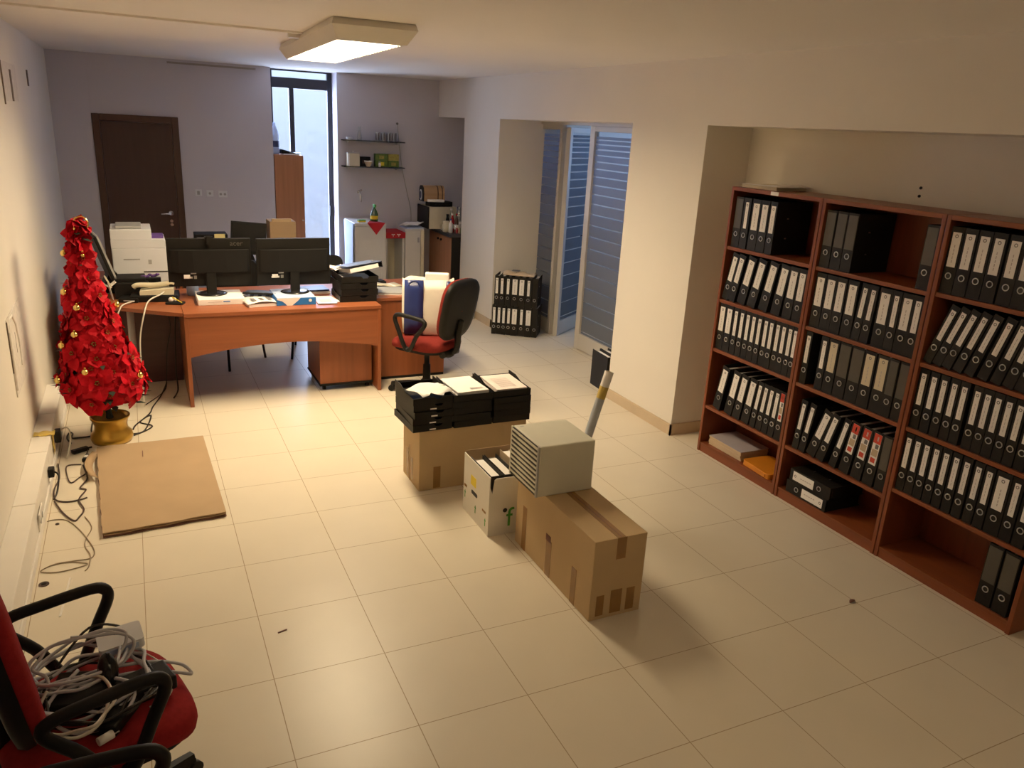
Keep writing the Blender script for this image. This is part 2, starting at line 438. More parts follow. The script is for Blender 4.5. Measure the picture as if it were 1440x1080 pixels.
# ------------------------------------------------------------------ ceiling lamp
lx, ly, ang = 1.392, .53, R(-2.0)
L1 = thing('ceiling_lamp', 'long white fluorescent ceiling lamp glowing warm above the floor', 'ceiling lamp', (lx, ly, H), ang)
hw, hl, dz = .222, 1.02, .105
m = MB()
top = [(-hw, -hl, 0), (hw, -hl, 0), (hw, hl, 0), (-hw, hl, 0)]
mid = [(-hw-.012, -hl-.015, -.035), (hw+.012, -hl-.015, -.035), (hw+.012, hl+.015, -.035), (-hw-.012, hl+.015, -.035)]
bot = [(-hw+.03, -hl+.06, -dz), (hw-.03, -hl+.06, -dz), (hw-.03, hl-.06, -dz), (-hw+.03, hl-.06, -dz)]
inn = [(-hw+.034, -hl+.09, -dz), (hw-.060, -hl+.09, -dz), (hw-.060, hl-.075, -dz), (-hw+.034, hl-.075, -dz)]
inu = [(x, y, -dz+.045) for x, y, z in inn]
fs = []
for r in range(4): fs += [(r*4+i, r*4+(i+1) % 4, r*4+4+(i+1) % 4, r*4+4+i) for i in range(4)]
m._faces(top+mid+bot+inn+inu, fs)
m.obj('housing', 'fix', L1)
MB()._faces(inu, [(0, 1, 2, 3)]).obj('diffuser', 'lamp', L1)
lo = MB()
for k in range(27):
    y = inn[0][1]+(k+.5)*(inn[2][1]-inn[0][1])/27
    lo.box(inn[1][0]-.012, inn[1][0], y-.02, y+.02, -dz-.004, -dz+.006)
lo.box(inn[1][0], inn[1][0]+.006, inn[0][1], inn[2][1], -dz-.004, -dz+.004)
lo.obj('louvre_strip', 'fix', L1)
NB = 27
for k in range(NB):
    y = inn[0][1]+(k+.5)*(inn[2][1]-inn[0][1])/NB
    MB().box(inn[0][0]+.002, inn[1][0]-.014, y-.0012, y+.0012, -dz+.001, -dz+.026).obj('louvre_blade', 'louvre', L1)
MB().box(-.30, -.19, .06, .09, -.03, 0).obj('cable_entry', 'fix', L1)

def area(name, loc, rot, sx, sy, power, col, portal=False, spread=180):
    l = bpy.data.lights.new(name, 'AREA'); l.shape = 'RECTANGLE'; l.size = sx; l.size_y = sy; l.energy = power; l.color = col
    l.spread = R(spread)
    o = bpy.data.objects.new(name, l); COL.objects.link(o); o.location = loc; o.rotation_euler = rot
    if portal: l.cycles.is_portal = True
    return o
area('fluorescent_light', (lx-.013, ly, H-dz+.041), (0, 0, ang), .29, 1.84, 105, (1., .76, .44), spread=176)
area('rear_fill_light', (1.7, -4.6, 2.60), (0, 0, 0), .3, 1.2, 8, (1., .755, .44), spread=170)  # unseen fill lamp added behind the camera to lift the foreground
area('daylight', (1.97, 5.04, 1.35), (R(-90), 0, 0), .62, 2.3, 80, (.60, .72, 1.))
area('window_portal', (1.97, 5.05, 1.3), (R(-90), 0, 0), .75, 2.6, 1, (1, 1, 1), True)
area('far_room_portal', (6.5, 1.9, 1.9), (0, R(90), 0), 1.1, 3.7, 1, (1, 1, 1), True)

# world: overcast daylight
wd = bpy.data.worlds.new('sky'); scn.world = wd; wd.use_nodes = True
bg = wd.node_tree.nodes['Background']
sk = wd.node_tree.nodes.new('ShaderNodeTexSky')
mixc = wd.node_tree.nodes.new('ShaderNodeMix'); mixc.data_type = 'RGBA'; mixc.inputs[0].default_value = .12
sk.sky_type = 'PREETHAM' if 'PREETHAM' in [i.identifier for i in sk.bl_rna.properties['sky_type'].enum_items] else sk.sky_type
mixc.inputs[6].default_value = (.70, .83, 1.0, 1)
wd.node_tree.links.new(sk.outputs[0], mixc.inputs[7])
mixc.inputs[0].default_value = .04
wd.node_tree.links.new(mixc.outputs[2], bg.inputs[0]); bg.inputs[1].default_value = 3.2

# ------------------------------------------------------------------ bookcases
XF = 3.622   # front plane
CASE = [(-.834, 'pillar-side'), (-1.611, 'middle'), (-2.388, 'third')]
CW = .772
SHELF = [[1.462, 1.106, .764, .348, .068], [1.462, 1.110, .762, .352, .068], [1.470, 1.112, .764, .415, .062]]
case_lab = ['dark cherry bookcase standing next to the white pillar', 'middle dark cherry bookcase between its two twins',
            'dark cherry bookcase at the end of the row away from the pillar']
for ci, (y0, nm) in enumerate(CASE):
    t = thing('bookcase', case_lab[ci], 'bookcase', (XF, y0-CW/2, 0), 0, 'bookcases along the wall')
    hw2 = CW/2; dp = .33
    for s in (1, -1):
        MB().box(0, dp, min(s*hw2, s*(hw2-.022)), max(s*hw2, s*(hw2-.022)), 0, 1.842).obj('side_panel', 'casez', t, bevel=.002)
    MB().box(0, dp, -hw2+.022, hw2-.022, 1.818, 1.842).obj('top_board', 'casey', t, bevel=.002)
    MB().box(dp-.012, dp-.002, -hw2+.022, hw2-.022, .06, 1.818).obj('back_panel', 'casez', t)
    for z in SHELF[ci][:-1]:
        MB().box(.004, dp-.012, -hw2+.022, hw2-.022, z-.022, z).obj('shelf', 'casey', t, bevel=.002)
    z = SHELF[ci][-1]
    MB().box(.004, dp-.012, -hw2+.022, hw2-.022, z-.02, z).obj('bottom_shelf', 'casey', t, bevel=.002)
    MB().box(.008, .026, -hw2+.022, hw2-.022, 0, z-.02).obj('plinth', 'casey', t)
    if ci != 1:
        MB().box(-.0015, 0, (-.035 if ci == 0 else -.26), (.03 if ci == 0 else -.20), 1.819, 1.841).obj('name_sticker', 'paper', t)

# ------------------------------------------------------------------ binders
BH, BD = .318, .285
_cache = {}
def binder_meshes(w, kind):
    k = (round(w, 3), kind)
    if k in _cache: return _cache[k]
    out = []
    c = MB()
    c.box(0, .003, -w/2, w/2, 0, BH)                       # spine
    c.box(.003, BD, -w/2, -w/2+.0025, 0, BH).box(.003, BD, w/2-.0025, w/2, 0, BH)
    c.cyl((-.0006, 0, .085), (.0, 0, .085), .0105, 16, 1)    # finger hole
    for z in (.10, .22):                                    # cover slots
        c.box(.09, .105, -w/2-.0012, -w/2, z-.004, z+.004, 2)
    out.append(('cover', c.mesh('cover', ['binder', 'slot', 'steel']), .0012))
    out.append(('paper_block', MB().box(.03, BD-.02, -w/2+.006, w/2-.014, .004, BH-.02).mesh('paper_block', 'paper'), 0))
    rg = MB(); rg.tube([(-.0022,   .0140*math.cos(a*PI/9), .085+.0140*math.sin(a*PI/9)) for a in range(18)], .0026, 6, closed=True)
    out.append(('finger_ring', rg.mesh('finger_ring', 'steel'), 0))
    if kind:
        lw = max(.022, w-.022) if kind != 'grey' else w-.010
        z0, z1 = {'white': (.128, .292), 'cream': (.128, .300), 'grey': (.122, .306), 'red': (.125, .305), 'narrow': (.128, .292)}[kind]
        if kind == 'narrow': lw = min(lw, .026)
        l = MB(); X = -.0012
        l.box(X, -.0002, -lw/2, lw/2, z0, z1, 0)
        q = lambda ya, yb, za, zb, mi: l.quad((X-.0003, ya, za), (X-.0003, yb, za), (X-.0003, yb, zb), (X-.0003, ya, zb), mi)
        if kind in ('white', 'narrow', 'cream'):
            r = min(.009, lw*.32)
            l.lathe([(r, 0), (r*.55, .0002)], seg=10, mi=1, T=Matrix.Translation((X-.0003, 0, z1-.018)) @ Matrix.Rotation(R(-90), 4, 'Y'), caps=False)
            for i in range(5): q(-lw*.04, lw*.05, z0+.02+i*.018, z0+.033+i*.018, 2)
            mats = ['paper' if kind != 'cream' else 'cream', 'ink', 'inkp']
        elif kind == 'red':
            q(-lw/2, lw/2, z1-.055, z1, 1); q(-lw*.35, lw*.1, z1-.085, z1-.06, 2); q(-lw*.4, lw*.4, z0+.05, z1-.09, 3); q(-lw*.3, lw*.35, z0+.012, z0+.04, 1)
            q(-lw*.15, lw*.05, z1-.04, z1-.015, 0)
            mats = ['paper', 'red', 'ink', 'tan']
        else: mats = ['grey', 'ink', 'inkp']
        out.append(('spine_label', l.mesh('spine_label', mats), 0))
    _cache[k] = out
    return out
ORD = 'first second third fourth fifth sixth seventh eighth ninth tenth eleventh twelfth thirteenth fourteenth fifteenth'.split()
def place_binder(w, kind, loc, rot, label, group):
    t = thing('lever_arch_binder', label, 'binder', loc, 0, group, rot)
    for n, me, bv in binder_meshes(w, kind):
        link(n, me, t)
    return t
ROWN = ['top', 'second', 'third', 'fourth', 'bottom']
KN = {'white': 'white spine label', 'narrow': 'narrow white spine label', 'grey': 'blank grey spine sleeve', 'cream': 'cream spine label', 'red': 'red printed spine label', None: 'no label'}
# (bookcase, shelf): list of (ring y, width, label kind, lean degrees)
W_, N_ = .073, .052
def row(ys, ws, kinds, leans=None):
    n = len(ys)
    ws = ws if isinstance(ws, list) else [ws]*n
    kinds = kinds if isinstance(kinds, list) else [kinds]*n
    leans = leans if leans else [0]*n
    return list(zip(ys, ws, kinds, leans))
ROWS = {
 (0,0): row([-.912,-.986,-1.068,-1.148,-1.219], [.072,.066,.076,.072,.060], ['grey','narrow','white','white','white']),
 (0,1): row([-.906,-.970,-1.061,-1.158,-1.263,-1.371,-1.462,-1.536], [.062,.062,.074,.074,.076,.076,.074,.068], 'white', [11,11,11,11,10,7,3,1]),
 (0,2): row([-.890,-.963,-1.028,-1.084,-1.140,-1.195,-1.250,-1.305,-1.358,-1.411,-1.464,-1.517,-1.560], [.068,.068]+[.052]*10+[.030], ['white','white']+['narrow']*11),
 (0,3): row([-.969,-1.084,-1.169,-1.253,-1.322,-1.380,-1.434,-1.490,-1.545], [.072,.072,.070,.070,.048,.052,.050,.050,.054], ['white']*4+['narrow']*4+['red'], [10,9,8,7,6,5,4,3,0]),
 (1,0): row([-1.677,-1.753,-1.829,-2.318], [.072]*3+[.070], 'grey'),
 (1,1): row([-1.680,-1.758,-1.832,-1.910,-1.983,-2.042,-2.126,-2.195,-2.262,-2.325], [.074,.074,.072,.074,.054,.056,.078,.058,.072,.056], ['white']*4+['narrow']*2+['white','narrow','white','white'], [0,0,0,0,3,2,0,0,0,0]),
 (1,2): row([-1.667,-1.786,-1.858,-1.940,-2.026,-2.110,-2.194,-2.262,-2.327], [.050,.056,.074,.080,.082,.078,.078,.060,.060], ['narrow','narrow','cream','grey','grey','cream','cream','grey','grey']),
 (1,3): row([-1.704,-1.763,-1.845,-1.916,-2.006,-2.085,-2.169,-2.248,-2.320], [.048,.048,.066,.056,.050,.068,.070,.070,.060], ['narrow','narrow','white','white','narrow','red','red','red','grey'], [4,7,16,14,11,7,5,3,0]),
 (2,0): row([-2.447,-2.518,-2.590,-2.662,-2.737,-2.806,-2.876,-2.946,-3.016], .068, 'white'),
 (2,1): row([-2.460,-2.513,-2.567,-2.624,-2.684,-2.751,-2.815,-2.872,-2.928,-2.985,-3.043], [.049]*5+[.052]*6, 'narrow', [17,17,17,16,15,14,13,12,11,10,9]),
 (2,2): row([-2.441,-2.502,-2.557,-2.612,-2.664,-2.732,-2.783,-2.836,-2.888,-2.941,-2.994,-3.047,-3.100], [.056]+[.051]*12, 'narrow'),
 (2,3): row([-2.441,-2.494,-2.547,-2.601,-2.655,-2.711,-2.768,-2.827,-2.882,-2.949,-3.016,-3.078], [.050]*9+[.074,.056,.056], ['narrow']*9+['white','narrow','narrow']),
 (2,4): row([-2.999,-3.080], [.074,.074], 'grey'),
}
def solve_row(items, z):
    return items
for (ci, ri), items in ROWS.items():
    z = SHELF[ci][ri]
    for i, (y, wd_, kd, ln) in enumerate(items):
        a = R(ln)                               # top leans towards -y
        yb = y+.085*math.sin(a)                  # base point on the shelf
        lift = wd_/2*math.sin(a)+.0015
        who = {0: 'pillar-side bookcase', 1: 'middle bookcase', 2: 'end bookcase'}[ci]
        n = len(items)
        # the top compartment's last binder of the middle bookcase stands alone
        pos = f'{ORD[i]} along'
        if (ci, ri) == (1, 0) and i == 3: lab = 'black binder with blank grey sleeve standing alone, top shelf, middle bookcase'
        else: lab = f'black binder, {KN[kd]}, {pos} from pillar end, {ROWN[ri]} shelf of {who}'
        place_binder(wd_-.0015, kd, (XF+.012+random.uniform(0, .004), yb, z+lift), (a, 0, 0), lab, f'binders on the {ROWN[ri]} shelf of the {who}')
# two binders lying flat in the bottom of the middle bookcase
z = SHELF[1][4]
B1 = place_binder(.078, 'white', (XF+.012, -1.690, z+.0405), (R(90), 0, 0), 'black binder lying flat, lower of the two, bottom of middle bookcase', 'binders lying flat')
B2 = place_binder(.078, 'white', (XF+.014, -2.022, z+.0405+.0805), (R(-90), 0, 0), 'black binder lying flat on top of another, bottom of middle bookcase', 'binders lying flat')
for b0 in (B1, B2):
    for ch in list(b0.children):
        if ch.name.startswith('paper_block'): bpy.data.objects.remove(ch)
        elif ch.name.startswith('cover'):
            MB().box(.02, BD-.01, -.036, .034, .006, BH-.004).obj('flap_or_shade_block', 'binder', b0)  # black block replaces the paper, standing in for shade on the page edges

def paper_stack(name, label, cat, x0, x1, y0, y1, z0, z1, mi='paper', rz=0., group=None, n=5, cover=None):
    cx, cy = (x0+x1)/2, (y0+y1)/2
    t = thing(name, label, cat, (cx, cy, z0), rz, group)
    m = MB(); h = (z1-z0)/n
    for i in range(n):
        dx, dy, a = random.uniform(-.004, .004), random.uniform(-.004, .004), random.uniform(-.015, .015)
        m.box(-(x1-x0)/2, (x1-x0)/2, -(y1-y0)/2, (y1-y0)/2, i*h, (i+.94)*h, T=Matrix.Translation((dx, dy, 0)) @ Matrix.Rotation(a, 4, 'Z'))
    m.obj('sheets', mi, t)
    if cover:
        MB().box(-(x1-x0)/2-.003, (x1-x0)/2+.003, -(y1-y0)/2-.003, (y1-y0)/2+.003, z1-z0, z1-z0+.002).obj('top_sheet', cover, t)
    return t
z = SHELF[0][4]
paper_stack('paper_stack', 'thick stack of papers under a lilac sheet, bottom of the pillar-side bookcase', 'papers', 3.66, 3.90, -1.235, -.905, z+.001, z+.063, 'tan', 0, None, 5, 'lilac')
t = thing('folder', 'bright orange folder lying on the bottom of the pillar-side bookcase', 'folder', (3.755, -1.412, z+.001), R(-4))
MB().prism(rrect(.23, .27, .02), 0, .035, 'z').obj('cover', 'orange', t, bevel=.006)
MB().box(-.118, -.112, -.10, .02, .005, .028).obj('page_edge', 'orange', t)
# papers on top of the bookcase
t = thing('paper_pad', 'pale folder and papers lying on top of the pillar-side bookcase', 'papers', (3.80, -1.0, 1.842), R(4))
MB().box(-.13, .13, -.16, .13, 0, .022).obj('sheets', 'cream', t, bevel=.003)
MB().sheet([[(-.14+.27*i/4, -.20+.36*j/4, .024+.01*math.sin(j*1.3)*(i/4)) for j in range(5)] for i in range(5)]).obj('loose_sheet', 'paper', t, solid=.0012)
# screw holes above the middle bookcase
for zz in (1.931, 1.888):
    tag(MB().cyl((3.985, -1.93, zz), (3.979, -1.93, zz), .008, 10).obj('wall_plug', 'black'), 'small dark wall plug above the middle bookcase, ' + ('upper' if zz > 1.9 else 'lower')+' of two', 'wall plug')

# ------------------------------------------------------------------ desks
DT = .72
t = thing('office_desk', 'orange cherry desk with arched front panel carrying two monitors', 'desk', (1.10, 1.055, 0))
MB().box(-.735, .735, 0, .94, DT-.028, DT).obj('desktop', 'deskx', t, bevel=.003)
for x in (-.735, .707):
    MB().box(x, x+.028, .004, .92, 0, DT-.028).obj('side_panel', 'deskz', t, bevel=.002)
arch = [(-.707, DT-.028), (-.707, .385)]+[(-.707+1.414*i/16, .385+.075*math.sin(PI*i/16)**.9) for i in range(1, 16)]+[(.707, .380), (.707, DT-.028)]
MB().prism(arch, .012, .032, 'y').obj('front_panel', 'deskx', t)
t = thing('drawer_pedestal', 'cherry drawer pedestal on castors under the arched desk', 'pedestal', (1.575, 1.42, 0))
MB().box(-.215, .215, -.24, .26, .055, .50).obj('carcass', 'deskz', t, bevel=.003)
MB().box(-.22, .22, -.25, .265, .04, .056).obj('base_plate', 'black', t)
for i in range(3):
    dr = MB().box(-.212, .212, .262, .28, .065+i*.143, .065+i*.143+.138).obj('drawer', 'deskx', t, bevel=.003)
    MB().box(-.05, .05, .28, .293, .14+i*.143, .15+i*.143).obj('drawer_handle', 'chrome', dr)
for sx in (-.18, .18):
    for sy in (-.21, .22):
        MB().cyl((sx-.012, sy, .021), (sx+.012, sy, .021), .021, 14).box(sx-.006, sx+.006, sy-.015, sy+.015, .02, .042).obj('caster', 'black', t)
t = thing('side_desk', 'cherry desk unit with solid front, behind the red swivel chair', 'desk', (2.17, 1.32, 0))
MB().box(-.325, .33, 0, .80, DT-.028, DT).obj('desktop', 'deskx', t, bevel=.003)
MB().box(-.315, .315, .012, .030, .025, DT-.03).obj('front_panel', 'deskz', t)
for x in (-.32, .298):
    MB().box(x, x+.024, .032, .79, 0, DT-.03).obj('side_panel', 'deskz', t)
MB().box(-.315, .315, .016, .028, .0, .023).obj('kickboard', 'black', t)
t = thing('return_desk', 'cherry corner desk with dark panel, beside the red flower tree', 'desk', (0, 0, 0))
out = [(-.42, 1.66), (-.22, 1.50), (.02, 1.32), (.20, 1.19), (.362, 1.085), (.362, 2.90), (-.42, 2.90)]
MB().prism(out, DT-.028, DT, 'z').obj('desktop', 'deskx', t, bevel=.003)
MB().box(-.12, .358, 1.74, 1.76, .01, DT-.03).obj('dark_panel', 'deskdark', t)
MB().box(-.41, -.386, 1.75, 2.88, 0, DT-.03).obj('side_panel', 'deskz', t)
MB().box(.334, .358, 1.90, 2.88, 0, DT-.03).obj('side_panel', 'deskz', t)
MB().cyl((.012, 1.46, .02), (.012, 1.46, DT-.03), .025, 16).cyl((.012, 1.46, 0), (.012, 1.46, .02), .05, 16).obj('leg', 'silvergrey', t)
t = thing('back_desk', 'cherry desk farther back carrying boxes and a spare screen', 'desk', (1.2, 2.97, 0))
MB().box(-.80, .80, -.33, .33, DT-.028, DT).obj('desktop', 'deskx', t, bevel=.003)
for x in (-.78, .756):
    MB().box(x, x+.024, -.30, .31, 0, DT-.03).obj('side_panel', 'deskz', t)

# ------------------------------------------------------------------ things on the desks
def monitor(name, label, loc, rz, w=.61, h=.375, zb=.095, z0=0):
    t = thing(name, label, 'monitor', loc, rz, 'monitors on the arched desk')
    T = Matrix.Translation((0, 0, zb)) @ Matrix.Rotation(R(4), 4, 'X')
    m = MB(); m.box(-w/2, w/2, .0, .022, 0, h, 0, T); m.obj('panel', 'black', t, bevel=.004)
    m = MB(); m.prism([(-w/2+.012, -.001), (-w/2+.03, -.014), (-w/2+.08, -.026), (-.12, -.034), (.12, -.034), (w/2-.08, -.026), (w/2-.03, -.014), (w/2-.012, -.001)], .115, h-.085, 'z', 0, T)
    m.obj('back_bulge', 'blackm', t, bevel=.006)
    MB().box(-w/2+.012, w/2-.012, .0221, .0228, .02, h-.012, 0, T).obj('screen', 'blackgloss', t)
    m = MB(); m.prism(rrect(.075, .030, .010), .012, .235, 'z', 0, Matrix.Translation((0, -.034, 0)) @ Matrix.Rotation(R(-3), 4, 'X')); m.obj('neck', 'black', t)
    m = MB(); m.lathe([(.112, 0), (.114, .006), (.09, .012), (.03, .018), (.001, .02)], (0, -.02, 0), 28); m.obj('base', 'blackgloss', t)
    m = MB(); m.box(-w/2+.11, -w/2+.155, -.0295, -.0285, .073, .10, 0, T).box(-w/2+.11, -w/2+.172, -.0025, -.0005, .063, .078, 0, T); m.obj('sticker', 'paper', t)
    m = MB(); m.box(-w/2+.16, -w/2+.20, -.0305, -.0285, .105, .118, 0, T).box(-w/2+.182, -w/2+.203, -.002, -.0005, .06, .085, 0, T); m.obj('small_sticker', 'silvergrey', t)
    return t, T
t, T = monitor('monitor', 'black monitor back carrying raised maker lettering, standing on the white box', (.605, 1.545, .765), R(-2.5), .61, .375, .058)
tm = text_mesh('acer', .055, .0012); tm.materials.append(M['grey'])
o = link('lettering', tm, t); o.matrix_local = T @ Matrix.Translation((.20, -.002, .335)) @ Matrix.Rotation(R(90), 4, 'X')
MB().box(-.03, .03, -.012, .028, .362, .388, 0, T).box(-.016, .016, -.02, .0, .33, .395, 0, T).obj('webcam', 'black', t)
t, T = monitor('monitor', 'black monitor back without lettering, on blue and white paper box', (1.225, 1.44, .778), R(1.5), .575, .375, .055)

def carton(name, label, cat, x0, x1, y0, y1, z0, z1, mats, parts, rz=0., bev=.003):
    t = thing(name, label, cat, ((x0+x1)/2, (y0+y1)/2, z0), rz)
    a, b2 = (x1-x0)/2, (y1-y0)/2
    MB().box(-a, a, -b2, b2, 0, z1-z0).obj('carton', mats, t, bevel=bev)
    for nm, m, (xa, xb, ya, yb, za, zb) in parts:
        MB().box(xa, xb, ya, yb, za, zb).obj(nm, m, t)
    return t
t = carton('document_box', 'low white box under the lettered monitor, blue print on its front', 'box', .485, .825, 1.31, 1.66, DT, DT+.045, 'paper',
       [('blue_print', 'blue', (.01, .06, -.1765, -.175, .022, .03)), ('pale_print', 'inkp', (-.10, .0, -.1765, -.175, .023, .026))])
t = carton('paper_box', 'blue and white paper box under the unlettered monitor', 'paper box', 1.045, 1.345, 1.19, 1.55, DT, DT+.058, 'blue', [])
t['label'] = 'blue and white paper box under the unlettered monitor'
m = MB(); m.prism([(-.149, .048), (-.149, .058), (.03, .058), (.01, .036), (-.02, .012), (-.035, 0), (-.075, 0), (-.085, .014), (-.11, .034)], -.1815, -.1802, 'y')
m.obj('white_band', 'paper', t)
MB().cyl((.105, -.181, .036), (.105, -.1825, .036), .012, 16).obj('round_mark', 'paper', t)
MB().box(-.148, .149, -.178, .178, .0585, .06).obj('lid_sheet', 'bluep', t)
# jar beside the monitor base
t = thing('jar', 'small pale plastic jar between router boxes and monitor base', 'jar', (.475, 1.72, DT))
MB().lathe([(.040, 0), (.045, .01), (.045, .07), (.04, .085)], seg=18).obj('body', 'bluep', t)
MB().lathe([(.042, .085), (.042, .10), (.001, .102)], seg=18).obj('lid', 'white', t)
# magazines and newspapers
def magazine(label, loc, rz, w, d, h, mats=('paper',), name='magazine', fold=True, grp='magazines on the arched desk'):
    t = thing(name, label, 'magazine', loc, rz, grp)
    m = MB(); n = 8
    P = [[(-w/2+w*i/n, -d/2+d*j/4, h*(.55+.45*math.cos(PI*(i/n-.5)))+.001) for j in range(5)] for i in range(n+1)]
    m.sheet(P); m.obj('cover', mats[0], t, solid=.004)
    MB().box(-w/2+.01, w/2-.01, -d/2+.006, d/2-.006, 0, h*.5).obj('pages', 'paper', t)
    m = MB()
    for k in range(3):
        a = -w*.3+k*w*.25
        m.box(a, a+w*.12, -d*.3, d*.25, h+.0016+k*.0001, h+.0022+k*.0001)
    m.obj('print_blocks', 'ink', t)
    return t
magazine('folded newspaper with dark print, nearest the desk edge between the monitors', (.935, 1.27, DT), R(8), .24, .17, .042)
magazine('white magazine lying behind the folded newspaper', (.955, 1.47, DT), R(-12), .24, .18, .030)
magazine('printed leaflet leaning on the blue and white paper box', (.86, 1.56, DT), R(30), .16, .20, .02)
t = thing('ring_folder', 'dark thin folder lying over the newspapers between the monitors', 'folder', (.95, 1.43, DT+.046), R(-22))
MB().box(-.13, .13, -.012, .012, 0, .014).box(-.11, .15, .03, .05, 0, .01).obj('spine', 'black', t)
MB().sheet([[(-.12+.26*i/4, -.01+.10*j/3, .012+.004*math.sin(i)) for j in range(4)] for i in range(5)]).obj('flap', 'bluegrey', t, solid=.002)
t = thing('loose_papers', 'loose white sheets on desk between paper box and letter trays', 'papers', (1.44, 1.35, DT))
for k, (dx, dy, a) in enumerate(((-.01, .03, -14), (.02, -.03, 8), (.0, -.08, -4))):
    MB().box(-.075, .075, -.10, .10, .001+k*.003, .003+k*.003, T=Matrix.Translation((dx, dy, 0)) @ Matrix.Rotation(R(a), 4, 'Z')).obj('sheet', 'paper' if k < 2 else 'bluep', t)
m = MB()
for k in range(5): m.box(-.05, .04, -.13+k*.022, -.12+k*.022, .0093, .0096)
m.obj('print_lines', 'inkp', t)
t = thing('keyboard_tray', 'pale papers under the unlettered monitor, behind the paper box', 'papers', (1.40, 1.66, DT), R(4))
MB().box(-.14, .14, -.09, .09, 0, .02).obj('sheets', 'paper', t); MB().box(-.15, .13, -.085, .10, .021, .035).obj('blue_folder', 'navy', t)

def letter_tray(name, label, loc, rz, w=.25, d=.32, h=.058, mt='black', group=None, notch=True):
    t = thing(name, label, 'letter tray', loc, rz, group)
    m = MB(); m.box(-w/2, w/2, -d/2, d/2, 0, .004)
    m.box(-w/2, -w/2+.004, -d/2, d/2, .004, h).box(w/2-.004, w/2, -d/2, d/2, .004, h).box(-w/2+.004, w/2-.004, d/2-.004, d/2, .004, h)
    m.obj('tray_body', mt, t)
    if notch:
        pr = [(-w/2, .0), (w/2, .0), (w/2, h), (w*.26, h), (w*.20, h*.66), (w*.08, h*.66), (w*.02, h), (-w/2, h)]
    else:
        pr = [(-w/2, 0), (w/2, 0), (w/2, h), (-w/2, h)]
    MB().prism(pr, -d/2-.004, -d/2, 'y').obj('front_lip', mt, t)
    return t
ords = ['lowest', 'second', 'third', 'fourth', 'fifth', 'sixth']
for k in range(4):
    t = letter_tray('letter_tray', f'black letter tray on the desk, {["lowest","second from bottom","second from top","topmost"][k]} of the stack under the ring file',
                (1.70+(.004 if k % 2 else -.006), 1.385, DT+k*.052), R(-1+k*.8), .30, .33, .050, 'black', 'letter trays on the desk')
    MB().box(-.12, .12, -.15, .14, .005, .02).obj('papers', 'paper' if k == 3 else 'silvergrey', t)
t = thing('ring_file', 'blue-grey ring file with white pages lying askew on the desk letter trays', 'ring file', (1.735, 1.37, DT+.232), 0, None, (R(-8), R(-9), R(6)))
MB().box(-.135, .155, -.15, .15, 0, .003).obj('back_board', 'bluegrey', t)
MB().box(-.12, .12, -.15, .145, .0035, .035).obj('pages', 'paper', t)
MB().box(-.14, .155, -.15, .15, .050, .054, T=Matrix.Rotation(R(2), 4, 'Y')).obj('front_board', 'bluegrey', t)
MB().box(.150, .155, -.15, .15, .003, .048).obj('spine', 'black', t)
m = MB(); m.cyl((.11, -.08, .054), (.11, -.08, .060), .010, 12).cyl((.12, -.02, .054), (.12, -.02, .060), .010, 12); m.obj('eyelets', 'steel', t)
t = thing('white_papers', 'crumpled white papers poking out behind the ring file', 'papers', (1.60, 1.52, DT+.212), R(20))
MB().sheet([[(-.09+.18*i/5, -.10+.2*j/5, .012+.014*math.sin(i*1.7+j)) for j in range(6)] for i in range(6)]).obj('sheet', 'paper', t, solid=.002)

# grey folder and cream papers on the side desk
t = thing('closed_laptop', 'flat grey folder on the side desk next to the white bag', 'folder', (2.12, 1.53, DT), R(-12))
MB().box(-.19, .19, -.13, .13, 0, .008).obj('lower_cover', 'paper', t); MB().box(-.19, .19, -.13, .13, .009, .022).obj('upper_cover', 'silvergrey', t, bevel=.003)
t.name = 'grey_folder'
t = thing('cream_papers', 'cream papers lying behind the grey folder on the side desk', 'papers', (2.06, 1.79, DT), R(10))
MB().sheet([[(-.15+.3*i/5, -.08+.16*j/4, .02+.012*math.sin(i*1.2)) for j in range(5)] for i in range(6)]).obj('sheet', 'creamp', t, solid=.003)
MB().box(-.13, .10, -.07, .07, 0, .010).obj('pad', 'paper', t)
t = thing('black_keyboard', 'black keyboard lying across the side desk behind letter trays', 'keyboard', (1.95, 1.93, DT), R(8))
MB().box(-.20, .17, -.05, .06, 0, .022).obj('case', 'black', t, bevel=.004); MB().box(-.19, .16, -.035, .05, .0222, .028).obj('keys', 'blackm', t)

# printer
t = thing('laser_printer', 'white laser printer and copier standing on the corner desk', 'printer', (.115, 2.24, DT))
MB().box(-.20, .215, -.20, .22, 0, .33).obj('body', 'white', t, bevel=.008)
MB().prism([(-.20, .33), (.19, .33), (.20, .345), (.20, .385), (.185, .395), (-.20, .395)], -.20, .20, 'y').obj('output_shelf', 'white', t, bevel=.004)
MB().box(-.20, .10, -.19, .20, .395, .475).obj('scanner_unit', 'white', t, bevel=.006)
MB().box(-.16, .03, -.14, .14, .476, .497).obj('feeder_cover', 'silvergrey', t, bevel=.006)
MB().box(-.12, .0, -.202, -.2, .235, .245).box(.06, .085, -.202, -.2, .20, .235).obj('front_grilles', 'silvergrey', t)
MB().box(.02, .20, -.204, -.2, .135, .142).obj('cassette_seam', 'slot', t)
MB().box(.19, .235, -.12, -.03, .30, .345).obj('control_panel', 'black', t)
MB().box(.10, .19, -.12, .06, .396, .415).obj('papers', 'purple', t)
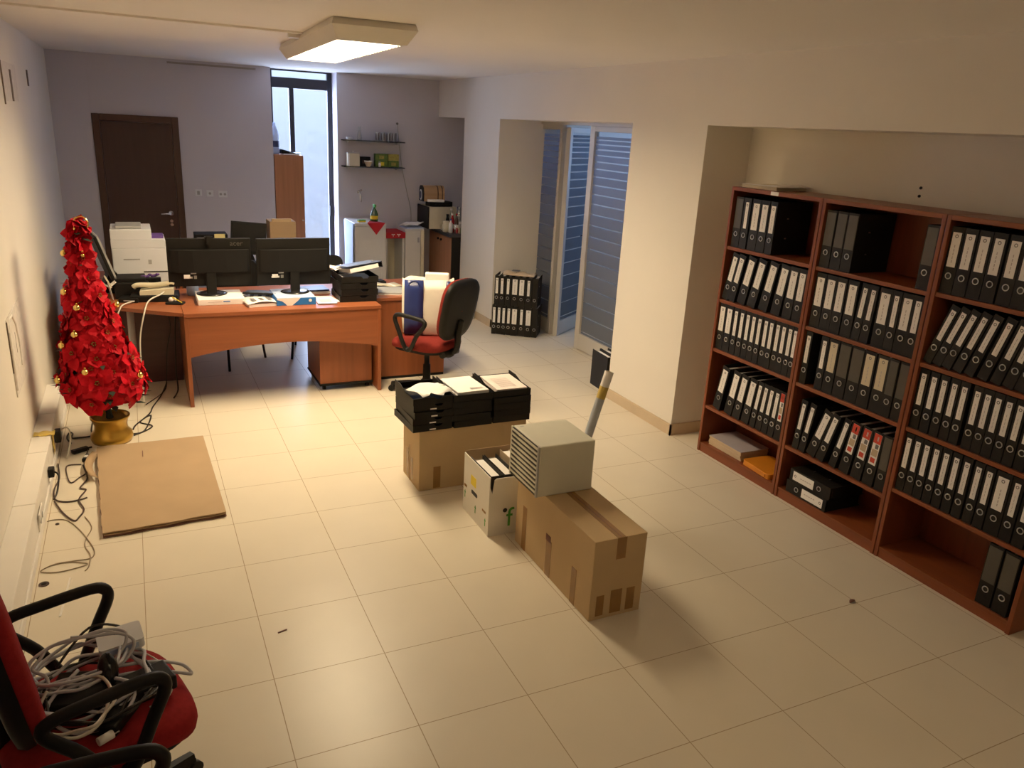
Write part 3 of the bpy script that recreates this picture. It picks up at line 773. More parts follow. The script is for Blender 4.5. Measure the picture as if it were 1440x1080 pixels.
# upright dark screen at the side of the printer
t = thing('tilted_screen', 'black flat screen leaning sideways beside the white printer', 'screen', (-.105, 1.95, DT), R(10))
T = Matrix.Translation((.02, 0, .12)) @ Matrix.Rotation(R(-17), 4, 'Y')
MB().box(-.035, -.012, -.17, .17, 0, .36, 0, T).obj('back_shell', 'black', t, bevel=.006)
MB().box(-.012, .002, -.17, .17, .0, .36, 0, T).obj('bezel', 'silvergrey', t)
MB().box(.0025, .0035, -.15, .15, .02, .34, 0, T).obj('screen', 'blackgloss', t)
MB().prism([(-.10, 0), (.10, 0), (.035, .16), (-.02, .16)], -.07, .07, 'y').obj('foot', 'black', t)
t = thing('wire_stand', 'small white wire stand beside the black device on corner desk', 'stand', (-.10, 1.68, DT), R(8))
m = MB()
for k in range(4): m.tube(spline([(-.06, -.04+k*.025, .13), (-.02, -.04+k*.025, .10), (.03, -.04+k*.025, .135)], 4), .003, 6)
m.tube([(-.02, -.05, .115), (-.02, .05, .115), (0, .05, 0), (0, -.05, 0)], .003, 6, closed=True)
m.obj('wires', 'paper', t)
MB().box(.025, .035, -.05, .05, .09, .175, T=Matrix.Rotation(R(-22), 4, 'Y')).obj('plate', 'creamp', t)
t = thing('black_device', 'black boxy desk device beside the cream telephone', 'device', (.02, 1.74, DT))
MB().box(-.10, .14, -.10, .14, .0, .13).obj('body', 'black', t, bevel=.01); MB().box(-.08, .12, -.09, .12, .131, .16).obj('top_cover', 'blackm', t, bevel=.006)
t = thing('router', 'flat black router under the cream telephone', 'router', (.19, 1.60, DT), R(-6))
MB().box(-.16, .175, -.10, .12, 0, .05).obj('case', 'blackm', t, bevel=.006)
m = MB(); 
for k in range(4): m.box(-.10+k*.055, -.065+k*.055, -.093, -.09, .012, .038)
m.obj('ports', 'silvergrey', t)
t = thing('modem', 'small black modem with cables at the corner desk edge', 'modem', (.02, 1.56, DT), R(-18))
MB().box(-.07, .07, -.05, .06, 0, .035).obj('case', 'black', t, bevel=.006); MB().box(-.03, .04, -.052, -.05, .012, .02).obj('light_strip', 'silvergrey', t)
t = thing('telephone', 'cream desk telephone lying on the black router', 'telephone', (.205, 1.60, DT+.051), R(-4))
MB().prism([(-.11, 0), (.13, 0), (.13, .05), (-.11, .03)], -.08, .08, 'y').obj('base', 'creamp', t, bevel=.006)
m = MB(); m.tube(spline([(-.155, -.02, .05), (-.12, -.02, .068), (0, -.02, .066), (.10, -.02, .080), (.135, -.02, .075)], 5), .019, 10); m.obj('handset', 'creamp', t)
MB().box(-.02, .10, .02, .07, .048, .056).obj('keypad', 'silvergrey', t)
t = thing('purple_trinkets', 'small dark purple bits heaped behind the cream telephone', 'trinkets', (.17, 1.74, DT+.0))
m = MB()
for k in range(7): m.ball((-.05+k*.018, random.uniform(-.01, .01), .155+random.uniform(0, .018)), .014, 8, sc=(1.2, .8, .8))
m.obj('bits', 'purple', t); MB().box(-.07, .08, -.03, .03, 0, .145).obj('box', 'black', t)
t = thing('trinket_tray', 'small dark tray with pink and yellow odds and ends on corner desk', 'tray', (.33, 1.42, DT), R(-20))
MB().prism(rrect(.13, .09, .02), 0, .012).obj('dish', 'blackm', t)
m = MB(); m.ball((-.03, 0, .03), .02, 10).ball((-.01, .015, .028), .016, 10); m.obj('pink_bits', 'pink', t)
m = MB(); m.cyl((-.02, .0, .05), (.055, -.02, .014), .004, 8); m.obj('yellow_stick', 'yellow', t)

# items on the back desk
t = carton('black_case', 'black case with a yellow note on its front, on the back desk', 'case', .60, .89, 2.98, 3.20, DT, DT+.305, 'blackm',
           [('handle', 'black', (-.05, .05, -.118, -.11, .235, .25)), ('grey_strip', 'silvergrey', (-.13, -.05, -.1125, -.11, .262, .277))])
tag(MB().box(.77, .865, 2.9775, 2.9785, .955, 1.03).obj('sticky_note', 'yellow'), 'yellow sticky note on the black case behind the monitors', 'note')
M['yellow2'] = mat('note_yellow', (.82, .72, .32), .8); bpy.data.objects['sticky_note'].data.materials[0] = M['yellow2']
t = thing('spare_screen', 'black flat screen tilted back on the back desk beside the carton', 'screen', (1.075, 3.06, DT), R(-8))
T = Matrix.Translation((0, 0, .10)) @ Matrix.Rotation(R(-10), 4, 'X') @ Matrix.Rotation(R(4), 4, 'Y')
MB().box(-.165, .165, -.015, .01, 0, .31, 0, T).obj('panel', 'black', t, bevel=.004)
MB().box(-.15, .15, -.0165, -.0152, .02, .29, 0, T).obj('glass', 'blackgloss', t)
MB().prism([(-.08, 0), (.08, 0), (.04, .11), (-.04, .11)], 0.0, .03, 'y').obj('foot', 'black', t)
MB().box(-.13, .02, -.05, -.047, .12, .215).obj('paper_note', 'bluep', t)
t = carton('brown_carton', 'brown cardboard box standing on the back desk before the wooden cupboard', 'cardboard box', 1.275, 1.52, 2.94, 3.18, DT, DT+.43, 'card',
           [('flap', 'card2', (-.10, .08, -.12, -.08, .43, .455))])

# ------------------------------------------------------------------ visitor chairs behind the desk
def visitor_chair(label, loc, rz):
    t = thing('visitor_chair', label, 'chair', loc, rz, 'visitor chairs behind the desk')
    for sx in (-.25, .25):
        for sy in (-.23, .25):
            k = 1.0 if sy < 0 else 1.06
            MB().tube([(sx, sy*k, 0), (sx*.86, sy*.86, .43)], .011, 8).obj('leg', 'black', t)
    MB().prism(rrect(.45, .44, .06), .43, .48).obj('seat', 'blackm', t, bevel=.012)
    m = MB(); T = Matrix.Translation((0, .22, .55)) @ Matrix.Rotation(R(-10), 4, 'X')
    m.prism(rrect(.43, .34, .07, 4, 0, .17), -.02, .02, 'y', 0, T); m.obj('backrest', 'blackm', t, bevel=.01)
    for sx in (-.17, .17): MB().tube([(sx, .2, .44), (sx, .25, .62)], .010, 8).obj('back_post', 'black', t)
    return t
visitor_chair('black visitor chair behind the lettered monitor', (.72, 2.24, 0), R(-45))
visitor_chair('black visitor chair behind the unlettered monitor', (1.60, 2.30, 0), R(-14))

# ------------------------------------------------------------------ office swivel chairs (face +x)
def swivel_chair(label, loc, rz, fab, recline=10, bx=0.):
    t = thing('swivel_chair', label, 'chair', loc, rz, 'red swivel chairs')
    hub = MB(); hub.lathe([(.05, .05), (.055, .07), (.05, .12), (.032, .14), (.030, .26), (.022, .262), (.022, .40), (.05, .405), (.05, .415)], seg=18)
    hub.obj('gas_column', 'black', t)
    for k in range(5):
        a = R(72*k+20); c, s = math.cos(a), math.sin(a)
        lg = MB(); n = 6
        P = [(.03+.27*i/n, .10-.035*(i/n)**1.6) for i in range(n+1)]
        wd2 = [.030-.012*i/n for i in range(n+1)]
        V = []
        for (r, z), w2 in zip(P, wd2):
            V.append([(r*c-s*w2, r*s+c*w2, z-.016), (r*c-s*w2*.6, r*s+c*w2*.6, z+.014), (r*c+s*w2*.6, r*s-c*w2*.6, z+.014), (r*c+s*w2, r*s-c*w2, z-.016), (r*c-s*w2, r*s+c*w2, z-.016)])
        lg.sheet(V, 0, False)
        lg._faces([V[-1][0], V[-1][1], V[-1][2], V[-1][3]], [(0, 1, 2, 3)])
        o = lg.obj('base_leg', 'black', t)
        w2 = MB(); x, y = .295*c, .295*s
        for e in (-.017, .017): w2.cyl((x-s*(e-.009), y+c*(e-.009), .026), (x-s*(e+.009), y+c*(e+.009), .026), .026, 14)
        w2.cyl((x, y, .03), (x, y, .065), .008, 8)
        w2.obj('caster', 'black', o)
    # seat cushion: rounded, a little wider in front
    sh = []
    for i in range(40):
        a = 2*PI*i/40
        ca, sa = math.cos(a), math.sin(a)
        rx = .245; ry = .235+.012*ca
        e = .55
        sh.append((rx*math.copysign(abs(ca)**e, ca), ry*math.copysign(abs(sa)**e, sa)))
    m = MB(); rings = []
    for sc, z in ((.93, .425), (.985, .435), (1., .455), (.985, .478), (.93, .492), (.75, .500), (.35, .498), (.02, .496)):
        rings.append([(x*sc, y*sc, z-(.02*max(0, (x*sc-.12))/.12)) for x, y in sh]+[(sh[0][0]*sc, sh[0][1]*sc, z-(.02*max(0, (sh[0][0]*sc-.12))/.12))])
    m.sheet(rings); m.obj('seat', fab, t)
    MB().prism([(x*.9, y*.9) for x, y in sh], .402, .428, 'z').obj('seat_pan', 'black', t, bevel=.006)
    # backrest
    T = Matrix.Translation((-.245+bx, 0, .52)) @ Matrix.Rotation(R(-recline), 4, 'Y')
    def prof(k, x0):
        pts = []
        for i in range(41):
            a = 2*PI*i/40; ca, sa = math.cos(a), math.sin(a); e = .6
            y = (.215-.02*(-sa))*math.copysign(abs(ca)**e, ca)*k
            z = .245+.245*math.copysign(abs(sa)**e, sa)*k
            pts.append(T @ Vector((x0+.035*(1-(z-.2)**2/.09)*0-.10*(y*y), y, z)))
        return pts
    m = MB(); m.sheet([prof(.98, .016), prof(1., .028), prof(.97, .046), prof(.85, .056), prof(.5, .060), prof(.02, .060)]); m.obj('backrest', fab, t)
    m = MB(); m.sheet([prof(1.01, .018), prof(1.02, -.004), prof(.97, -.022), prof(.8, -.030), prof(.4, -.034), prof(.02, -.034)]); m.obj('back_shell', 'black', t)
    m = MB(); m.tube(spline([(-.06, 0, .408), (-.20+bx, 0, .40), (-.285+bx, 0, .44), (-.300+bx, 0, .55), (-.325+bx, 0, .68)], 5), .026, 8); m.obj('back_bracket', 'black', t)
    m = MB(); m.ball((-.20, .0, .395), .05, 12, sc=(1.3, 1.1, .8)); m.cyl((-.22, -.10, .40), (-.22, .10, .40), .03, 12); m.obj('tilt_mechanism', 'black', t)
    # loop armrests
    for s in (-1, 1):
        y = s*.262
        loop = [(-.165, y, .655), (-.145, y, .690), (-.05, y, .700), (.075, y, .705), (.115, y, .690), (.12, y, .655), (.085, y, .58), (.045, y, .49), (.015, y*.97, .435), (-.03, y*.97, .45), (-.09, y, .56)]
        m = MB(); m.tube(spline(loop, 4, True), .0175, 10, closed=True)
        m.tube([(.02, y*.97, .44), (.0, y*.6, .413)], .018, 8)
        m.obj('armrest', 'black', t)
    return t
CH = swivel_chair('red swivel chair with a white and blue bag, beside the side desk', (2.16, .86, 0), R(124), 'fabric2', 12)
CA = swivel_chair('red swivel chair heaped with grey cables near the wall trunking', (-.115, -2.80, 0), R(16), 'fabric', 8, .065)
CB = swivel_chair('red swivel chair mostly out of view, only armrest showing below cable chair', (-.085, -3.545, 0), R(-5), 'fabric', 8)

# woven shopping bag standing on the red chair
t = thing('shopping_bag', 'white woven shopping bag with blue stripe standing on the red swivel chair', 'bag', (2.180, .935, .503), R(-22))
m = MB(); n = 7
def ring(z, k, squash, lean):
    pts = []
    for i in range(33):
        a = 2*PI*i/32; ca, sa = math.cos(a), math.sin(a); e = .38
        pts.append((.205*k*math.copysign(abs(ca)**e, ca)+lean, .088*k*squash*math.copysign(abs(sa)**e, sa)+.004*math.sin(i*2.1+z*20), z+.012*math.sin(i*.8)*(z/.45)))
    return pts
m.sheet([ring(z, k, q, l) for z, k, q, l in ((0, .86, .95, 0), (.012, .94, 1, 0), (.12, .98, 1.02, 0), (.25, 1., 1., .004), (.36, 1.01, .92, .006), (.44, 1.0, .80, .006), (.40, .97, .76, .006), (.10, .93, .8, 0))])
m._faces([p for p in ring(.012, .92, .95, 0)[:-1]], [tuple(range(32))])
m.obj('sack', 'bagw', t)
m = MB()
m.sheet([[(-.178+.150*i/3, -.0925*q-.003+.003*math.sin(z*24+i), z) for i in range(4)] for z, q in ((.008, .96), (.12, 1.02), (.25, 1.), (.36, .94), (.445, .84))]); m.obj('blue_stripe', 'bagb', t, solid=.002)
m = MB(); m.sheet([[(.150+.035*i/2, -.089*q-.004, z) for i in range(3)] for z, q in ((.20, 1.), (.36, .92), (.445, .82))]); m.obj('thin_blue_stripe', 'bagb', t, solid=.002)
for xx in (-.10,):
    m = MB(); m.tube(spline([(xx-.05, -.078, .38), (xx-.03, -.080, .425), (xx+.0, -.078, .437), (xx+.03, -.080, .425), (xx+.05, -.08, .37)], 5), .009, 6); m.obj('bag_handle', 'bagb', t)
MB().box(-.02, .17, -.03, .03, .25, .495).obj('contents', 'paper', t, bevel=.01)

# cables and gadgets heaped on the near chair (world points, seat top near z = .50)
def cable(label, pts, r, mt, name='cable', group='cables on the red chair', n=6, cat='cable'):
    P = spline(pts, n)
    return tag(MB().tube(P, r, 7).obj(name, mt), label, cat, group)
ca = Matrix.Translation((-.115, -2.80, 0)) @ Matrix.Rotation(R(16), 4, 'Z')
def onseat(pts): return [tuple(ca @ Vector(p)) for p in pts]
def coil(cx, cy, rx, ry, turns, z, rot, jit=.012, n=14):
    out = []
    for i in range(int(turns*n)+1):
        a = 2*PI*i/n+rot
        k = 1+random.uniform(-.10, .10)
        out.append((cx+rx*k*math.cos(a), cy+ry*k*math.sin(a), z+.020+.016*math.sin(a*1.3+cx*9)+random.uniform(-jit*.4, jit)))
    return out
cable('thick grey network cable coiled in wide loops on the red chair seat', onseat(coil(.0, .02, .15, .125, 3.2, .525, .3)), .0052, 'cable_g')
cable('second grey network cable coil, tighter loops beside the white box', onseat(coil(-.01, .09, .12, .10, 2.3, .555, 1.4)), .0050, 'cable_g')
cable('grey network cable standing in upright loops at the heap top', onseat([(.01+p[0]*.9+.02*math.sin(i), p[1]*.45+.07, .600+p[1]*.5) for i, p in enumerate(coil(-.02, .0, .13, .10, 2.2, .50, .6))]), .0050, 'cable_g')
cable('loose grey network cable sweeping across the seat towards armrest', onseat([(-.13, .08, .55), (-.02, .03, .575), (.09, -.06, .555), (.03, -.15, .53), (-.08, -.13, .525), (-.12, -.02, .55), (-.02, .06, .58)]), .0052, 'cable_g')
cable('grey cable pair reaching out to the front edge of chair seat', onseat([(-.10, .07, .54), (.02, .06, .555), (.12, .045, .545), (.19, .03, .53), (.245, .0, .512), (.262, -.03, .490), (.235, -.03, .505), (.17, .0, .525), (.08, .02, .54), (-.03, .02, .55)]), .0050, 'cable_g')
cable('thin white cable looping over the red chair seat front', onseat([(.05, .17, .57), (.12, .15, .55), (.18, .10, .515), (.205, .02, .506), (.19, -.08, .508), (.15, -.13, .512), (.11, -.13, .512)]), .0022, 'cable_w')
cable('pale cable loop lying against the chair backrest', onseat(coil(-.06, -.07, .09, .12, 1.7, .54, 2.2)), .0046, 'cable_w')
cable('black power cable coiled at the bottom of the chair heap', onseat(coil(.02, .0, .15, .15, 2.6, .512, .9)), .0045, 'cable_b')
cable('black cable arching past the white box on the chair', onseat([(-.06, .15, .55), (.05, .22, .60), (.14, .20, .575), (.17, .15, .52), (.16, .08, .512)]), .004, 'cable_b')
cable('black cable trailing towards the near armrest of cable chair', onseat([(-.10, -.12, .52), (.0, -.16, .53), (.07, -.10, .55), (.14, -.04, .53), (.17, .05, .52)]), .004, 'cable_b')
t = thing('switch_box', 'small pale grey network box on top of the chair cables', 'network box', tuple(ca @ Vector((.115, .135, .565))), 0, None, (R(6), R(-4), R(8)))
MB().prism(rrect(.125, .090, .012), 0, .032).obj('case', 'white', t, bevel=.004); MB().box(-.045, .045, -.0465, -.0452, .006, .025).obj('front_plate', 'bluep', t)
t = thing('computer_mouse', 'black computer mouse standing among the chair cables', 'mouse', tuple(ca @ Vector((.045, .005, .585))), 0, None, (R(62), R(8), R(24)))
m = MB(); m.ball((0, 0, 0), .030, 16, sc=(.95, 1.6, .75)); m.obj('shell', 'blackgloss', t); MB().box(-.003, .003, .015, .045, .014, .022).obj('wheel', 'blackm', t)
t = thing('power_adapter', 'black power adapter brick on the chair seat by near armrest', 'adapter', tuple(ca @ Vector((.125, -.045, .505))), R(20))
MB().box(-.075, .075, -.05, .05, 0, .045).obj('brick', 'black', t, bevel=.006); MB().box(-.02, .02, -.0515, -.0502, .015, .035).obj('rating_label', 'silvergrey', t)
t = thing('power_adapter', 'black power adapter brick deep in cables by the chair backrest', 'adapter', tuple(ca @ Vector((-.03, .03, .505))), R(-15))
MB().box(-.075, .075, -.075, .075, 0, .040).obj('brick', 'black', t, bevel=.006); MB().box(-.02, .02, -.0765, -.0752, .015, .03).obj('rating_label', 'silvergrey', t)
t = thing('power_adapter', 'flat black power supply in the middle of the chair cables', 'adapter', tuple(ca @ Vector((.02, -.12, .505))), R(60))
MB().box(-.06, .06, -.04, .04, 0, .035).obj('brick', 'blackm', t, bevel=.006); MB().box(-.02, .02, -.03, .03, .0352, .036).obj('rating_label', 'black', t)
t = thing('plug', 'white plug lying under the near armrest of cable chair', 'plug', tuple(ca @ Vector((-.02, -.19, .508))), R(30))
MB().cyl((-.02, 0, .012), (.02, 0, .012), .012, 12).obj('plug_body', 'paper', t); MB().cyl((.02, .004, .012), (.036, .004, .012), .002, 6).cyl((.02, -.004, .012), (.036, -.004, .012), .002, 6).obj('pins', 'steel', t)

# ------------------------------------------------------------------ red flower tree
TX, TY = -.156, .545
t = thing('flower_tree', 'red artificial poinsettia tree in a golden pot near the wall', 'artificial tree', (TX, TY, 0))
m = MB(); m.lathe([(.105, 0), (.120, .006), (.130, .035), (.124, .062), (.102, .085), (.098, .12), (.110, .158), (.119, .168), (.121, .180), (.113, .184), (.104, .178), (.098, .162)], seg=32)
m.obj('pot', 'gold', t)
MB().lathe([(.099, .150), (.07, .158), (.001, .16)], seg=24).obj('soil', 'soil', t)
MB().tube(spline([(0, 0, .15), (-.01, 0, .3), (-.045, 0, .8), (-.06, 0, 1.4)], 4), [.022, .022]+[.018]*11, 8).obj('trunk', 'leaf', t)
ENV = [(.22, .14), (.28, .24), (.42, .315), (.52, .29), (.66, .245), (.80, .200), (.95, .165), (1.08, .132), (1.22, .108), (1.34, .092), (1.42, .080), (1.47, .06)]
def env_r(z):
    for (a, ra), (b2, rb) in zip(ENV[:-1], ENV[1:]):
        if a <= z <= b2: return ra+(rb-ra)*(z-a)/(b2-a)
    return .03
def axis_x(z): return .012-.077*min(1, max(0, (z-.25)/.75))+(.035 if z > 1.36 else 0)*(z-1.36)/.1
core = MB(); core.lathe([(max(.01, env_r(.24+i*.11)-.11), .24+i*.11) for i in range(12)], (-.045, 0, 0), 20)
core.obj('inner_foliage', 'leaf', t)
random.seed(21)
lf = MB()
for k in range(70):
    z = .26+.20*random.random() if k < 34 else .3+1.1*random.random(); a = random.random()*2*PI; r = max(.02, env_r(max(z, .3))-.09)
    c = Vector((axis_x(z)+r*math.cos(a), r*math.sin(a), z)); dv = Vector((math.cos(a), math.sin(a), -.5+random.random())).normalized(); sd = dv.cross(Vector((0, 0, 1))).normalized()*.022
    lf._faces([c, c+dv*.035+sd, c+dv*.085, c+dv*.035-sd], [(0, 1, 2, 3)])
lf.obj('green_leaves', 'leaf', t)['kind'] = 'stuff'
def flower_mesh(seed):
    rnd = random.Random(seed); m = MB()
    for layer, (cnt, ln, tilt, mi) in enumerate(((5, .112, .16, 1), (6, .100, .36, 0), (4, .062, .70, 0))):
        for k in range(cnt):
            a = 2*PI*(k+.5*layer)/cnt+rnd.uniform(-.18, .18); L_ = ln*rnd.uniform(.85, 1.12); W2 = L_*.36
            u = Vector((math.cos(a), math.sin(a), 0)); v = Vector((-math.sin(a), math.cos(a), 0)); tz = tilt+rnd.uniform(-.12, .12)
            def pt(s, w2, dz=0): return u*(s*L_*math.cos(tz))+v*w2+Vector((0, 0, s*L_*math.sin(tz)-.35*L_*s*s*(1 if layer < 2 else .4)+dz+layer*.004))
            rows = [[pt(.05, -.2*W2), pt(.05, 0, -.002), pt(.05, .2*W2)], [pt(.35, -.85*W2, .004), pt(.35, 0, -.004), pt(.35, .85*W2, .004)],
                    [pt(.62, -W2, .004), pt(.62, 0, -.004), pt(.62, W2, .004)], [pt(.84, -.55*W2), pt(.84, 0, -.003), pt(.84, .55*W2)], [pt(1, -.03*W2), pt(1.02, 0), pt(1, .03*W2)]]
            m.sheet(rows, mi, False)
    for k in range(5):
        m.ball((.009*math.cos(k*1.3), .009*math.sin(k*1.3), .022), .0045, 6, 2)
    return m.mesh('poinsettia', ['petal', 'petal2', 'stamen'])
FM = [flower_mesh(s) for s in range(5)]
NF = 84
for k in range(NF):
    f = (k+.5)/NF
    # more flowers low down where the tree is wide
    z = 1.445-(1.445-.335)*(f**.78)
    a = k*2.39996+random.uniform(-.25, .25)
    r = max(.012, env_r(z)-.085)+random.uniform(-.015, .022)
    n = Vector((math.cos(a), math.sin(a), .25 if z > .4 else -.25)).normalized()
    if z > 1.40: n = Vector((math.cos(a)*.7, math.sin(a)*.7, .9)).normalized()
    q = n.to_track_quat('Z', 'Y')
    o = link('poinsettia', FM[k % 5], t)
    s = random.uniform(1.0, 1.22)*(.72 if z > 1.02 else 1.)
    o.matrix_local = Matrix.Translation((axis_x(z)+r*math.cos(a), r*math.sin(a), z)) @ q.to_matrix().to_4x4() @ Matrix.Rotation(random.random()*6, 4, 'Z') @ Matrix.Diagonal((s, s, s, 1))
# topmost curl
m = MB(); m.tube(spline([(-.075, -.05, 1.40), (-.07, -.02, 1.46), (-.03, 0, 1.475), (.0, .0, 1.44), (-.01, -.01, 1.40)], 4), .006, 6); m.obj('ribbon_wire', 'bauble', t)
# gold baubles, measured in the photo
BP = [(80, -.326, 1.256, 'beside the wall, high on the tree'), (0, -.325, 1.028, 'on the wall side at mid height'), (0, -.26, .947, 'near the middle just below mid height'),
      (0, -.035, .932, 'on the desk side at mid height'), (0, -.288, .786, 'centred two thirds down'), (0, -.367, .712, 'on the wall side two thirds down'),
      (0, -.25, .567, 'in the middle low down'), (0, .050, .504, 'on the desk side near the bottom'), (0, -.410, .50, 'lowest of all beside the wall'), (0, -.20, 1.252, 'small and high in the middle')]
for _, x, z, where in BP:
    cx = TX+axis_x(z); r = env_r(z)+(.004 if z < 1.0 else -.018)
    dx = max(-.97*r, min(.97*r, x-cx)); y = TY-math.sqrt(max(0, r*r-dx*dx))
    o = thing('gold_bauble', f'shiny gold bauble on the red tree, {where}', 'bauble', (cx+dx, y, z), 0, 'gold baubles on the red tree')
    MB().ball((0, 0, 0), .0205 if 'small' not in where else .012, 16).obj('ball', 'bauble', o)
    MB().cyl((0, .004, .019), (0, .006, .028), .005, 8).obj('cap', 'gold', o)

# ------------------------------------------------------------------ flattened cardboard on the floor
t = thing('cardboard_sheet', 'flattened brown cardboard box lying on the floor by the tree', 'cardboard', (0, 0, 0))
def lerp2(u, v, C4):
    a, b2, c, d = [Vector(p) for p in C4]
    return (a*(1-u)+b2*u)*(1-v)+(d*(1-u)+c*u)*v
CC = [(-.185, -.845, 0), (.425, -.800, 0), (.400, .385, 0), (-.245, .385, 0)]
def cardgrid(z, inset, amp, ph):
    P = []
    for i in range(15):
        rowp = []
        for j in range(21):
            u, v = inset+(1-2*inset)*i/14, inset+(1-2*inset)*j/20
            p = lerp2(u, v, CC)
            if i == 0: p.x += .003*math.sin(j*1.9+ph)
            if j == 0: p.y += .004*math.sin(i*1.3+ph)
            p.z = z+amp*math.sin(i*.55+ph)*math.cos(j*.33)
            rowp.append(p)
        P.append(rowp)
    return P
m = MB(); m.sheet(cardgrid(.008, .0, .001, 1.)); m.obj('lower_layer', 'card_in', t, solid=.006)
m = MB(); m.sheet(cardgrid(.017, .006, .0008, 2.), 0, False); m.obj('middle_layer', 'card', t, solid=.006)
m = MB(); m.sheet(cardgrid(.030, .002, .0012, .4), 0, False); m.obj('top_layer', 'card', t, solid=.006)
MB().box(.02, .025, .12, .22, .0345, .0353).obj('crease', 'card_in', t)
m = MB(); m.sheet([[(-.225-.035*math.sin(PI*j/7)-.02*i, -.10+.38*j/7, .020+.012*i) for j in range(8)] for i in range(3)]); m.obj('torn_flap', 'card', t, solid=.004)

# ------------------------------------------------------------------ boxes in the middle of the floor
t = carton('cardboard_box', 'brown cardboard box carrying three stacks of black trays', 'cardboard box', 1.522, 2.225, -.845, -.535, 0, .395, 'card2', [
    ('tape_strip', 'tape', (-.26, -.215, -.1565, -.1551, .01, .15)), ('tape_strip', 'tape', (-.353, -.3515, -.04, .0, .02, .17)), ('tape_strip', 'tape', (-.353, -.3515, .05, .085, .02, .20)),
    ('seam', 'card_in', (-.353, -.3513, .020, .024, .0, .24))], 0)
t = carton('cardboard_box', 'large brown taped cardboard box under the beige drawer unit', 'cardboard box', 1.822, 2.098, -2.365, -1.575, 0, .408, 'card2', [
    ('tape_strip', 'tape', (-.022, .022, -.394, .394, .4083, .4092)), ('tape_strip', 'tape', (-.022, .028, -.3962, -.3952, .30, .4085)),
    ('tape_strip', 'tape', (-.105, -.065, -.3962, -.3952, .02, .125)), ('tape_strip', 'tape', (-.03, .03, -.3962, -.3952, .02, .14)), ('tape_strip', 'tape', (.055, .10, -.3962, -.3952, .02, .135)),
    ('tape_strip', 'tape', (-.1392, -.1382, .27, .315, .0, .25)), ('tape_strip', 'tape', (-.1392, -.1382, -.01, .045, .0, .20)), ('tape_strip', 'tape', (-.1392, -.1382, -.26, -.215, .0, .19)),
    ('torn_tape', 'card_in', (-.1402, -.1392, -.0, .05, .19, .225)), ('flap_seam', 'card_in', (-.0015, .0015, -.394, .394, .4092, .4096))], 0)
# black trays stacked on the first box
STK = [('left', 1.592, 5, 'closest to the desk'), ('mid', 1.850, 5, 'middle'), ('right', 2.113, 5, 'closest to the glass partition')]
for si, (nm, cx, n, where) in enumerate(STK):
    hh = .040 if si else .041
    for k in range(n):
        lv = ['lowest', 'second', 'third', 'fourth', 'topmost'][k]
        tr = letter_tray('letter_tray', f'black letter tray on the cardboard box, {lv} from below in the {["outer crumpled-paper","middle white-paper","pinkish-paper"][si]} stack',
                         (cx+random.uniform(-.004, .004), -.700+random.uniform(-.004, .004), .397+k*(hh+.0012)), R(random.uniform(-1.5, 1.5)+(1.2 if si == 0 else 0)), .247, .325, hh, 'black', f'letter trays in the {["crumpled-paper","white-paper","pinkish-paper"][si]} stack', notch=(si == 0))
        if k == n-1:
            for sx in (-1, 1):
                MB().prism([(-.16, hh), (.16, hh), (.16, hh+.022), (.06, hh+.022), (-.02, hh)], sx*.122-.002, sx*.122+.002, 'x').obj('raised_side', 'black', tr)
        elif si == 0:
            MB().box(-.02, .02, -.1668, -.1655, .006, .014).obj('pale_tab', 'paper', tr)
ztop = .397+5*.0412
t = thing('loose_sheet', 'crumpled white sheet in the top tray of the stack nearest the desk', 'paper', (1.60, -.72, ztop-.004), R(12))
m = MB(); m.sheet([[(-.10+.20*i/6+.03*(j > 3)*(i > 3), -.13+.2*j/6-.02*math.sin(i*2.2)*(j == 0), .012+.012*math.sin(i*1.1+j*.8)+.01*(i/6)) for j in range(7)] for i in range(7)]); m.obj('sheet', 'paper', t, solid=.001)
t = paper_stack('paper_stack', 'white printed papers in the top tray of the middle stack', 'papers', 1.752, 1.955, -.845, -.560, ztop-.034, ztop+.010, 'paper', R(2))
m = MB()
for k in range(3): m.box(.0, .08, -.11+k*.012, -.105+k*.012, .0448, .0452)
m.obj('print_lines', 'inkp', t)
t = paper_stack('paper_stack', 'pinkish printed papers in the top tray of the stack nearest the glass', 'papers', 2.012, 2.215, -.845, -.560, ztop-.034, ztop+.004, 'pink', R(-1))
m = MB()
for k in range(9): m.box(-.06, .05, -.10+k*.02, -.096+k*.02, .0386, .0389)
m.obj('print_lines', 'inkp', t)

# white archive carton with binders
t = thing('archive_box', 'open white carton full of binders, green f mark on its front', 'box', (1.845, -1.31, 0))
a, b2, hz = .148, .182, .352
m = MB(); th = .005
m.box(-a, a, -b2, b2, 0, th)
m.box(-a, -a+th, -b2, b2, th, hz); m.box(a-th, a, -b2, b2, th, hz); m.box(-a+th, a-th, b2-th, b2, th, hz)
m.prism([(-a+th, th), (a-th, th), (a-th, hz-.012), (-a+.04, hz-.012), (-a+.028, hz-.02), (-a+.018, hz-.10), (-a+th, hz-.06)], -b2, -b2+th, 'y')
m.obj('carton', 'whitebox', t)
MB().box(-a-.0012, -a-.0002, .0, .075, .205, .262).obj('yellow_label', 'yellow', t)
m = MB(); m.prism(rrect(.085, .024, .011, 4, .02, .165), -a-.0012, -a-.0002, 'x'); m.obj('hand_hole', 'slot', t)
MB().box(-a-.0012, -a-.0002, .130, .168, .153, .168).box(-a-.0012, -a-.0002, -.145, -.095, .118, .132).obj('red_print', 'tape', t)
m = MB()
for y, z in ((.155, .085), (.0, .055), (-.14, .045)):
    m.prism([(y-.004, z), (y+.004, z), (y+.004, z+.03), (y+.010, z+.03), (y, z+.048), (y-.010, z+.03), (y-.004, z+.03)], -a-.0012, -a-.0002, 'x')
m.obj('green_arrows', 'green', t)
